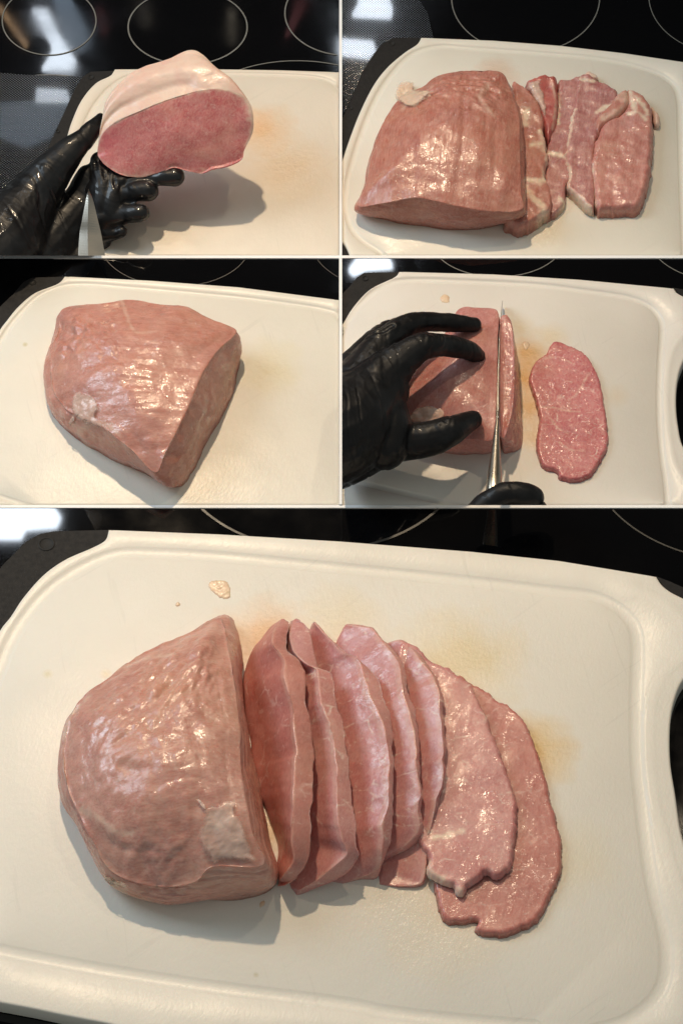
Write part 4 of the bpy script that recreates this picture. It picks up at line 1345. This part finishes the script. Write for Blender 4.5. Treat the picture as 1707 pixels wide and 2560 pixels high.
# ---- tableau 3: block
T3 = X(Z3, (300, 242, 16), (480, 218, 20), (600, 203, 22), (740, 222, 24), (860, 235, 25), (990, 300, 25), (1088, 348, 24), (1015, 425, 32), (940, 530, 36), (890, 650, 37),
       (830, 780, 35), (760, 920, 30), (714, 1000, 22), (600, 890, 27), (490, 800, 27), (380, 745, 23), (290, 690, 18), (240, 600, 15), (238, 450, 14), (268, 340, 14))
Bs3 = X(Z3, (320, 330), (480, 320), (600, 320), (740, 340), (870, 360), (990, 420), (1100, 470), (1098, 540), (1068, 650), (1015, 755),
        (955, 850), (890, 990), (808, 1066), (655, 995), (535, 948), (390, 868), (285, 785), (230, 690), (222, 545), (250, 430))
me = block(T3, Bs3, .007, nu=12, centre=Z3(600, 560, 34), sub=9)
displace(me, lambda c, n: ((.0008 * ridge((c[1], c[0], c[2]), 95, .12) if n[2] > .35 else .0004 * fbm(c, 160, 3)) + .0009 * fbm(c, 50, 2, 4) + .0002 * fbm(c, 170, 2, 2)))
displace(me, torn([(Z3(380, 300, 26), .012, .0020), (Z3(310, 430, 24), .010, .0018), (Z3(480, 330, 30), .012, .0014), (Z3(500, 470, 34), .014, .0008), (Z3(300, 760, 12), .008, .0012)], 200, .4, .7))
seam_fat([X(Z3, (560, 200, 22), (620, 370, 30), (720, 380, 30)), X(Z3, (330, 760, 22), (480, 800, 22), (560, 860, 22))], .0012, s=.35)(me)
bk3 = empty('pork_block', Z3(600, 800, 0))
tag(bk3, 'lone trimmed pork block with a round membrane patch and a blunt cut end facing right', 'pork')
obj('lean_meat', me, M3_block, bk3)
drape(Z3, [(335, 650), (370, 625), (425, 640), (460, 680), (470, 710), (455, 740), (490, 780), (520, 820), (470, 800), (420, 785), (370, 765), (340, 740), (330, 695)], me, .0010, M_mem, bk3, 'fat_patch')
drape(Z3, [(345, 735), (350, 760), (330, 775), (322, 765)], me, .0008, M_mem, bk3, 'fat_strand')

# ---- tableau 4: block, slice being cut, slice lying flat
T4 = X(Z4, (545, 245, 20), (620, 236, 22), (695, 240, 23), (722, 270, 24), (721, 400, 26), (719, 550, 27), (715, 700, 27), (700, 835, 24), (620, 840, 20),
       (520, 835, 18), (400, 805, 18), (315, 765, 18), (290, 680, 20), (320, 560, 22), (400, 460, 22), (490, 330, 20))
Bs4 = X(Z4, (545, 335), (620, 335), (695, 340), (722, 380), (722, 515), (722, 670), (718, 820), (695, 895), (600, 905), (520, 905), (380, 880), (290, 845), (265, 770), (300, 650), (385, 560), (475, 420))
M4_block = meat_mat('held_block_lean', (.58, .24, .215), (.49, .17, .15), (.66, .37, .31), 2.0, 1.3, 3.0, marble=.35, fibres=.4, gloss=.8, bump=1.2, rough=.36)
me = block(T4, Bs4, .004, nu=12, centre=Z4(540, 560, 27), sub=7)
displace(me, lambda c, n: .0007 * fbm(c, 55, 2, 4) + .00015 * fbm(c, 180, 2, 2))
bk4 = empty('pork_block', Z4(550, 800, 0))
tag(bk4, 'pork block pinned under the black gloved fingers while it is sliced', 'pork')
obj('lean_meat', me, M4_block, bk4)
drape(Z4, [(312, 735), (350, 695), (420, 685), (470, 700), (485, 730), (460, 765), (420, 782), (370, 780), (325, 765)], me, .0018, M_mem, bk4, 'fat_patch')

Ts = X(Z4, (738, 276, 24), (768, 276, 24), (786, 330, 24), (796, 450, 25), (794, 600, 26), (784, 720, 25), (758, 810, 23), (738, 832, 21), (729, 800, 24), (726, 650, 26), (725, 450, 26), (729, 310, 25))
Bss = X(Z4, (745, 385), (785, 385), (802, 430), (818, 560), (826, 700), (832, 800), (822, 875), (775, 898), (742, 888), (730, 760), (727, 560), (730, 420))
me = block(Ts, Bss, .0004, nu=16, crisp=.93, bulge=0, sub=7, inner=(.8, .5, .2))
displace(me, lambda c, n: .0004 * fbm(c, 120, 3, 4) + .0003 * fbm(c, 300, 3, 2) + .0003 * noise.fractal(Vector((c[0] * 60, c[1] * 60, c[2] * 600)), 1, 2, 2))
o = obj('pork_slice', me, M4_block)
tag(o, 'upright slice just being parted from the block by the knife', 'pork slice')

outf = X(Z4, *[(x, y, 2) for x, y in [(975, 393), (1040, 410), (1120, 452), (1168, 520), (1190, 590), (1213, 700), (1226, 850), (1200, 920), (1150, 1000), (1080, 1030), (1003, 1018), (990, 988), (925, 965), (900, 900), (895, 830), (908, 740), (882, 640), (868, 600), (862, 560), (885, 490), (935, 450)]])
me = pad(outf, .0034, .0016, ZB[4], seed=41, jag=.0006, step=.0009)
displace(me, lambda c, n: (.0003 * fbm(c, 60, 2, 7) + .00006 * fbm(c, 240, 2, 7)) * (1 if n[2] > 0 else 0))
seam_fat([X(Z4, (940, 465, 4), (1000, 462, 4), (1060, 490, 4)), X(Z4, (885, 690, 4), (960, 690, 4), (1030, 705, 4), (1090, 710, 4)), X(Z4, (1130, 540, 4), (1090, 620, 4), (1040, 660, 4)), X(Z4, (960, 740, 4), (1000, 790, 4), (1040, 810, 4)), X(Z4, (1000, 850, 4), (1050, 885, 4), (1110, 890, 4))], .0006, s=.42)(me)
o = obj('pork_slice', me, M4_face)
tag(o, 'single bright pink slice lying flat and alone, right of the knife', 'pork slice')

# ---- tableau 1: roast held above the board
zf = 16
front = [(452, 705, 18), (462, 645, 24), (495, 592, 30), (560, 548, 35), (650, 508, 40), (760, 463, 44), (860, 432, 47), (940, 412, 49), (1020, 410, 49), (1100, 432, 47), (1142, 475, 43), (1162, 540, 38), (1160, 620, 30),
         (1128, 690, 24), (1112, 735, 20), (1045, 766, 17), (980, 778, 16), (930, 798, 14), (860, 785, 15), (800, 772, 16), (740, 795, 14), (660, 815, 12), (600, 813, 12), (545, 797, 13), (490, 762, 15), (458, 728, 17)]
back = [(470, 600, 20), (480, 560, 26), (495, 480, 32), (540, 410, 37), (600, 345, 41), (680, 308, 44), (770, 282, 46), (870, 240, 48), (925, 252, 48), (975, 300, 46), (1040, 360, 43), (1110, 430, 38), (1150, 510, 32),
        (1135, 580, 26), (1100, 620, 22), (1040, 640, 18), (980, 650, 16), (930, 650, 14), (860, 650, 14), (800, 650, 14), (740, 650, 14), (660, 650, 14), (600, 650, 14), (545, 650, 15), (500, 640, 16), (480, 620, 18)]
LIFT = 20
Fr = np.array([tuple(Z1(x, y, z + LIFT)) for x, y, z in front]); Bk = np.array([tuple(Z1(x, y, z + LIFT)) for x, y, z in back])
cf = np.array(tuple(Z1(800, 620, 30 + LIFT)))
vd = -np.array(tuple(FW))
rings = []
for s in (.05, .25, .5, .75, .93):
    r_ = cf + (Fr - cf) * s + vd * .0026 * (1 - s * s)
    rings.append(r_)
rings.append(cf + (Fr - cf) * .985 + vd * .0002)
rings.append(Fr)
nK = len(front)
topw = np.zeros(nK)
for i in range(nK):                       # the fat band: broad over the top edge, thin down the right side
    topw[i] = {1: .3, 2: .6, 3: .9, 4: 1, 5: 1, 6: .9, 7: .6, 8: .45, 9: .45, 10: .5, 11: .5, 12: .35}.get(i, 0)
cap_line = Fr.copy()
offp = np.array([tuple(Z1(front[i][0] - 8 * topw[i] if i < 8 else front[i][0] + 9 * topw[i], front[i][1] - (44 if i < 7 else 14) * topw[i], front[i][2] + 0.3 + LIFT)) for i in range(nK)])
rings.append(offp)
for t in (.2, .45, .7, .9, 1.0):
    m_ = offp * (1 - t) + Bk * t
    lift = np.zeros_like(m_)
    lift[:, 2] = .004 * math.sin(t * math.pi) * (topw > 0)
    rings.append(m_ + lift)
cb = Bk.mean(0)
rings.append(cb + (Bk - cb) * .6 + [0, .004, -.004])
nu = 10
G = cat_axis(np.array(rings), nu, True, axis=1)
cnt = [4, 8, 9, 9, 4, 2, 6, 7, 9, 9, 7, 4, 3]
G = cat_axis(G, cnt[:len(rings) - 1], False, axis=0)
M_, K_ = G.shape[:2]
for i in range(sum(cnt[:5])):
    q_ = 1 - i / sum(cnt[:5])
    x_ = np.minimum(np.arange(K_), K_ - np.arange(K_)); sg = K_ * (.01 + .12 * q_)
    ker = np.exp(-.5 * (x_ / sg) ** 2); ker /= ker.sum()
    sm = np.real(np.fft.ifft(np.fft.fft(G[i], axis=0) * np.fft.fft(ker)[:, None], axis=0))
    G[i] = G[i] * (1 - min(1, q_ * 3)) + sm * min(1, q_ * 3)
faces = grid_faces(M_, K_, True)
nfront = sum(cnt[:6])
V = list(G.reshape(-1, 3)) + [G[0].mean(0), G[-1].mean(0)]
isfat = lambda j: (.5 * nu) <= j <= (12.6 * nu)
lean_f, fat_f = [], []
for i in range(M_ - 1):
    for j in range(K_):
        f_ = faces[i * K_ + j]
        (fat_f if (i >= nfront and isfat(j)) else lean_f).append(f_)
for j in range(K_):
    lean_f.append((len(V) - 2, (j + 1) % K_, j)); lean_f.append((len(V) - 1, (M_ - 1) * K_ + j, (M_ - 1) * K_ + (j + 1) % K_))
full = mesh(V, lean_f + fat_f); fix_normals(full)
displace(full, lambda c, n: .0007 * fbm(c, 50, 2, 1) + .0002 * fbm(c, 160, 2, 2))
VV = [v.co.copy() for v in full.vertices]


def submesh(fs):
    use = sorted({i for f_ in fs for i in f_}); mp = {k: i for i, k in enumerate(use)}
    me = mesh([VV[k] for k in use], [tuple(mp[i] for i in f_) for f_ in fs])
    fix_normals(me)
    return me, use


rst = empty('pork_roast', Z1(800, 700, 16))
tag(rst, 'loin roast with creamy fat cap held up in a black glove', 'pork')
ml, use = submesh(lean_f)
edge_i = {k: (k // K_) for k in use}
def _fz(k):
    d_ = nfront - edge_i[k] if k < M_ * K_ else 99
    if d_ < -1: return 0.0
    j_ = (k % K_) / nu
    top_ = 1.0 if .8 < j_ < 12.6 else .55
    return float(np.clip(top_ * (.9 - d_ * .14) + .45 * fbm(VV[k], 260, 3), 0, 1)) if d_ < 9 else 0.0
set_attr(ml, 'fat', [_fz(k) for k in use])
redc = Z1(485, 640, 40)
set_attr(ml, 'red', [math.exp(-((VV[k] - redc).length / .013) ** 2) for k in use])
obj('lean_meat', ml, M1_face, rst)
mf, _ = submesh(fat_f)
obj('fat_cap', mf, M_fat1, rst)


# ------------------------------------------------------------------ gloved hands
def tube(path, nring=20, seg=10):
    """closed tapered tube: path of (world point, radius m)"""
    P = np.array([(*tuple(p), r_) for p, r_ in path])
    Q = cat_axis(P, seg, False)
    V, Fc = [], []
    pts = Q[:, :3]
    tan = np.gradient(pts, axis=0); tan /= np.linalg.norm(tan, axis=1)[:, None] + 1e-12
    # round ends
    ext = []
    r0 = Q[0, 3]; r1 = Q[-1, 3]
    for a in (80, 60, 40, 20):
        ext.append((pts[0] - tan[0] * r0 * math.sin(R(a)), r0 * math.cos(R(a)), tan[0]))
    for p, r_, t in zip(pts, Q[:, 3], tan): ext.append((p, r_, t))
    for a in (20, 40, 60, 80):
        ext.append((pts[-1] + tan[-1] * r1 * math.sin(R(a)), r1 * math.cos(R(a)), tan[-1]))
    ref = np.array([0, 0, 1.0])
    for p, r_, t in ext:
        s = np.cross(t, ref)
        if np.linalg.norm(s) < 1e-3: s = np.array([1.0, 0, 0])
        s /= np.linalg.norm(s); u = np.cross(s, t)
        for k in range(nring):
            a = 2 * math.pi * k / nring
            V.append(p + (s * math.cos(a) + u * math.sin(a)) * r_)
    m_ = len(ext)
    Fc = grid_faces(m_, nring, True)
    Fc.append(tuple(range(nring))); Fc.append(tuple((m_ - 1) * nring + k for k in range(nring)[::-1]))
    return V, Fc


def hand_mesh(tubes, voxel=.0008, smooth=3):
    V, Fc = [], []
    for t in tubes:
        v, f_ = tube(t)
        b0 = len(V); V += v; Fc += [tuple(i + b0 for i in q) for q in f_]
    me = mesh(V, Fc); fix_normals(me)
    o = bpy.data.objects.new('tmp', me); COL.objects.link(o)
    m_ = o.modifiers.new('r', 'REMESH'); m_.mode = 'VOXEL'; m_.voxel_size = voxel
    s = o.modifiers.new('s', 'SMOOTH'); s.iterations = smooth; s.factor = .6
    dg = bpy.context.evaluated_depsgraph_get(); dg.update()
    res = bpy.data.meshes.new_from_object(o.evaluated_get(dg))
    bpy.data.objects.remove(o)
    res.polygons.foreach_set('use_smooth', [True] * len(res.polygons))
    res.update()
    return res


def tb(f, *pts):
    """(x, y, z mm, radius in traced pixels)"""
    s = f.sx(1, 0)[0] - f.sx(0, 0)[0]
    return [(f(x, y, z), r_ * s * .000234) for x, y, z, r_ in pts]


GH = 'hands in black gloves'
# tableau 4, left hand
hm = hand_mesh([
    tb(ZL, (-300, 1250, 40, 500), (0, 1150, 42, 460), (200, 950, 44, 350), (340, 800, 45, 270)),
    tb(ZL, (-120, 1400, 28, 330), (150, 1350, 28, 260), (400, 1270, 28, 200), (600, 1262, 30, 172), (780, 1240, 33, 158), (950, 1180, 35, 138), (1080, 1115, 33, 108), (1150, 1080, 31, 88)),
    tb(ZL, (150, 760, 44, 230), (330, 480, 47, 160), (480, 325, 48, 122), (640, 240, 46, 98), (850, 225, 40, 88), (1060, 242, 34, 82), (1165, 250, 30, 68)),
    tb(ZL, (250, 850, 46, 280), (420, 670, 50, 210), (560, 540, 54, 160), (710, 440, 56, 125), (880, 430, 50, 104), (1060, 455, 42, 94), (1150, 490, 35, 84), (1205, 520, 30, 62)),
    tb(ZL, (120, 620, 40, 160), (260, 430, 38, 110), (420, 290, 32, 90), (600, 250, 24, 76), (720, 290, 16, 60)),
    tb(ZL, (350, 1000, 40, 240), (420, 1150, 38, 210), (380, 1300, 34, 220)),
])
fl = folds([X(ZL, (300, 450, 62), (322, 600, 66), (345, 700, 66)), X(ZL, (330, 610, 68), (400, 770, 68)), X(ZL, (400, 640, 68), (455, 770, 66)), X(ZL, (20, 770, 80), (200, 960, 80), (420, 1060, 76)),
            X(ZL, (20, 700, 78), (160, 820, 80), (300, 900, 78)), X(ZL, (560, 1140, 54), (700, 1260, 56), (790, 1300, 54)), X(ZL, (620, 1120, 54), (780, 1220, 56)), X(ZL, (430, 490, 60), (440, 380, 60), (480, 230, 58)), X(ZL, (260, 370, 52), (350, 320, 56), (450, 265, 56)),
            X(ZL, (1090, 160, 42), (1110, 230, 42)), X(ZL, (780, 180, 52), (800, 270, 52)), X(ZL, (660, 200, 56), (720, 270, 56)), X(ZL, (1040, 370, 54), (1060, 470, 54)), X(ZL, (880, 340, 60), (900, 440, 60)), X(ZL, (800, 360, 64), (790, 460, 64)),
            X(ZL, (500, 1080, 60), (600, 1260, 60), (640, 1380, 50)), X(ZL, (960, 1060, 46), (990, 1160, 46)), X(ZL, (880, 1110, 46), (930, 1220, 46))], .0011, .0013)
displace(hm, lambda c, n: fl(c, n) + .0006 * fbm(c, 60, 3))
def wrinkle(ang, s1=95, s2=26, a=.00045):
    ca, sa = math.cos(ang), math.sin(ang)
    def fn(c, n):
        u = c[0] * ca + c[1] * sa; v = -c[0] * sa + c[1] * ca
        q = noise.noise(Vector((u * s1, v * s2, c[2] * s2))) + .25 * noise.noise(Vector((u * s1 * 2, v * s2 * 2, 5)))
        g = .35 + max(0, noise.noise(Vector((c[0] * 30, c[1] * 30, 4)))) * 2.2
        return -a * g * math.exp(-(q / .09) ** 2) + a * .3 * g * math.exp(-((q - .16) / .1) ** 2)
    return fn


displace(hm, wrinkle(.15))
cut_to_panel(hm, 4, 'lb')
M_gl4 = glove_mat('glove_matte', .40, .28, .5, .22)
o = obj('gloved_hand', hm, M_gl4)
tag(o, 'hand in a black glove spread over the block, two fingers and a thumb holding it', 'gloved hand', GH)
# tableau 4, right hand at the knife handle: thumb on top, curled index beside it
hm = hand_mesh([
    tb(Z4, (560, 1260, 20, 70), (660, 1150, 26, 62), (740, 1095, 32, 56), (830, 1088, 32, 56), (880, 1105, 28, 54)),
    tb(Z4, (600, 1330, 14, 90), (760, 1230, 14, 90), (880, 1180, 16, 62), (900, 1160, 18, 50)),
    tb(Z4, (640, 1420, 10, 120), (800, 1300, 8, 110), (890, 1240, 8, 60)),
])
displace(hm, lambda c, n: .0005 * fbm(c, 90, 3))
cut_to_panel(hm, 4, 'b')
o = obj('gloved_hand', hm, M_gl4)
tag(o, 'thumb end of a black glove gripping the handle of the cutting knife', 'gloved hand', GH)

# tableau 1: left hand under the roast
hm = hand_mesh([
    tb(ZH, (-250, 1400, 10, 430), (0, 1180, 14, 380), (170, 920, 18, 300), (310, 720, 22, 225)),
    tb(ZH, (300, 720, 24, 225), (450, 530, 32, 170), (580, 385, 38, 128), (690, 285, 40, 100), (770, 185, 40, 74), (822, 105, 40, 42)),
    tb(ZH, (250, 1320, -6, 340), (480, 1070, 0, 270), (660, 820, 9, 190), (735, 600, 20, 120)),
    tb(ZH, (690, 1010, -1, 180), (790, 760, 9, 150), (840, 640, 16, 120)),
    tb(ZH, (600, 1350, -12, 250), (740, 1120, -3, 160), (850, 1010, 6, 110)),
    tb(ZH, (820, 470, 26, 95), (845, 700, 23, 110), (840, 900, 14, 118), (815, 1100, 2, 110)),
    tb(ZH, (925, 500, 26, 80), (930, 720, 24, 90), (915, 880, 18, 92), (880, 1050, 7, 75)),
    tb(ZH, (820, 720, 20, 130), (1000, 640, 26, 80), (1200, 618, 28, 56), (1340, 602, 30, 72), (1425, 594, 30, 88)),
    tb(ZH, (840, 820, 16, 140), (1010, 745, 22, 95), (1120, 718, 26, 92), (1212, 712, 27, 94)),
    tb(ZH, (850, 950, 12, 130), (1010, 900, 18, 85), (1090, 890, 21, 84), (1148, 888, 22, 82)),
    tb(ZH, (860, 1050, 8, 100), (950, 1060, 10, 55), (995, 1045, 12, 50)),
])
fl = folds([X(ZH, (440, 300, 52), (470, 400, 54), (455, 520, 54)), X(ZH, (500, 300, 54), (525, 380, 56), (520, 500, 54)), X(ZH, (540, 260, 52), (600, 330, 54), (640, 420, 50)), X(ZH, (600, 220, 52), (660, 290, 54), (700, 350, 50)), X(ZH, (650, 180, 50), (710, 240, 52), (745, 300, 50)), X(ZH, (720, 130, 48), (770, 180, 50)),
            X(ZH, (780, 480, 32), (800, 640, 34), (830, 820, 34), (860, 1050, 30)), X(ZH, (840, 520, 30), (880, 700, 34), (900, 880, 32), (920, 1000, 28)), X(ZH, (930, 600, 30), (960, 750, 32), (975, 900, 30)), X(ZH, (720, 500, 32), (740, 650, 34), (790, 900, 34)),
            X(ZH, (1030, 660, 34), (1050, 720, 34), (1040, 780, 32)), X(ZH, (1060, 650, 34), (1085, 730, 34), (1070, 790, 32)), X(ZH, (1035, 840, 30), (1050, 900, 30), (1040, 950, 28)), X(ZH, (1180, 560, 36), (1200, 620, 36)),
            X(ZH, (50, 740, 50), (90, 830, 52), (140, 860, 54)), X(ZH, (40, 850, 54), (100, 960, 58), (230, 1000, 56)), X(ZH, (0, 980, 58), (120, 1060, 58)), X(ZH, (290, 880, 52), (320, 1000, 50), (330, 1200, 44)), X(ZH, (600, 480, 44), (640, 560, 44), (660, 640, 40))], .0010, .0011)
displace(hm, lambda c, n: fl(c, n) + .0006 * fbm(c, 60, 3))
displace(hm, wrinkle(.5, 90, 24, .0005))
cut_to_panel(hm, 1, 'b')
M_gl1 = glove_mat('glove_wet', .36, .32, .9, .6)
o = obj('gloved_hand', hm, M_gl1)
tag(o, 'hand in a wet black glove cradling the loin roast from below', 'gloved hand', GH)

# ------------------------------------------------------------------ knives
M_steel = simple_mat('blade_steel', (.50, .46, .40), .36, 1.0, bump=.00008, bscale=300, aniso=(6, .3, 1))
M_handle = simple_mat('handle_steel', (.60, .54, .44), .30, 1.0, bump=.00006, bscale=500)


def prism(pts, back, mat, name, parent):
    n = len(pts)
    me = mesh(list(pts) + list(back), [tuple(range(n)), tuple(range(2 * n - 1, n - 1, -1))] + [(i, i + n, (i + 1) % n + n, (i + 1) % n) for i in range(n)], False)
    fix_normals(me); me.polygons.foreach_set('use_smooth', [False] * len(me.polygons))
    return me


kn1 = empty('knife', Z1(420, 1150, 40))
tag(kn1, 'steel kitchen knife held point up in front of the gloved hand', 'knife')
# blade: edge on the left, spine on the right, a wedge in section
el = X(ZH, (724, 694, 36), (700, 800, 32), (672, 950, 26), (652, 1060, 21), (637, 1300, 13))
sp = X(ZH, (728, 696, 36), (762, 785, 32), (802, 950, 26), (832, 1080, 21), (870, 1300, 13))
e_ = cat_open(el, 30); s_ = cat_open(sp, 30)
V, Fc = [], []
for a, b_ in zip(e_, s_):
    q = a * .62 + b_ * .38
    n_ = np.array([0, -.45, .89])
    V += [a, q + n_ * .0011, b_ - n_ * .0004, b_ - n_ * .0016, q - n_ * .0012]
for i in range(29):
    for k in range(5):
        Fc.append((i * 5 + k, i * 5 + (k + 1) % 5, (i + 1) * 5 + (k + 1) % 5, (i + 1) * 5 + k))
Fc += [tuple(range(5)), tuple(29 * 5 + k for k in range(5))]
me = mesh(V, Fc, False); fix_normals(me); me.polygons.foreach_set('use_smooth', [False] * len(me.polygons))
cut_to_panel(me, 1, 'b')
obj('blade', me, M_steel, kn1)

kn4 = empty('knife', Z4(705, 1050, 20))
tag(kn4, 'knife seen along its spine, cutting down between block and slice', 'knife')
# thin blade standing on edge: spine on top, edge below
sp = [(742, 204, 6, .9), (737, 250, 14, 1.6), (730, 330, 24, 2.2), (725, 450, 28, 2.6), (721, 600, 30, 3.0), (720, 700, 31, 4.0), (718, 740, 32, 6.0)]
ps = cat_open([(x, y, z) for x, y, z, _ in sp], 60); ww = np.interp(np.linspace(0, 1, 60), np.linspace(0, 1, len(sp)), [q[3] for q in sp])
V, Fc = [], []
for (x, y, z), w_ in zip(ps, ww):
    a = Z4(x - w_, y, z); b_ = Z4(x + w_, y, z); c_ = Z4(x, y, z)
    d_ = Vector((c_.x, c_.y, ZB[4] + .0012))
    V += [a, b_, d_]
for i in range(59):
    for k in range(3):
        Fc.append((i * 3 + k, i * 3 + (k + 1) % 3, (i + 1) * 3 + (k + 1) % 3, (i + 1) * 3 + k))
Fc += [(0, 1, 2), (177, 178, 179)]
me = mesh(V, Fc, False); fix_normals(me); me.polygons.foreach_set('use_smooth', [False] * len(me.polygons))
obj('blade', me, M_steel, kn4)
v, f_ = tube(tb(Z4, (720, 712, 31, 5), (717, 770, 31, 10), (713, 850, 31, 17), (709, 930, 31, 25), (706, 1000, 31, 33), (703, 1060, 31, 37), (700, 1120, 30, 38)), 28)
me = mesh(v, f_); fix_normals(me)
cut_to_panel(me, 4, 'b')
obj('handle', me, M_handle, kn4)
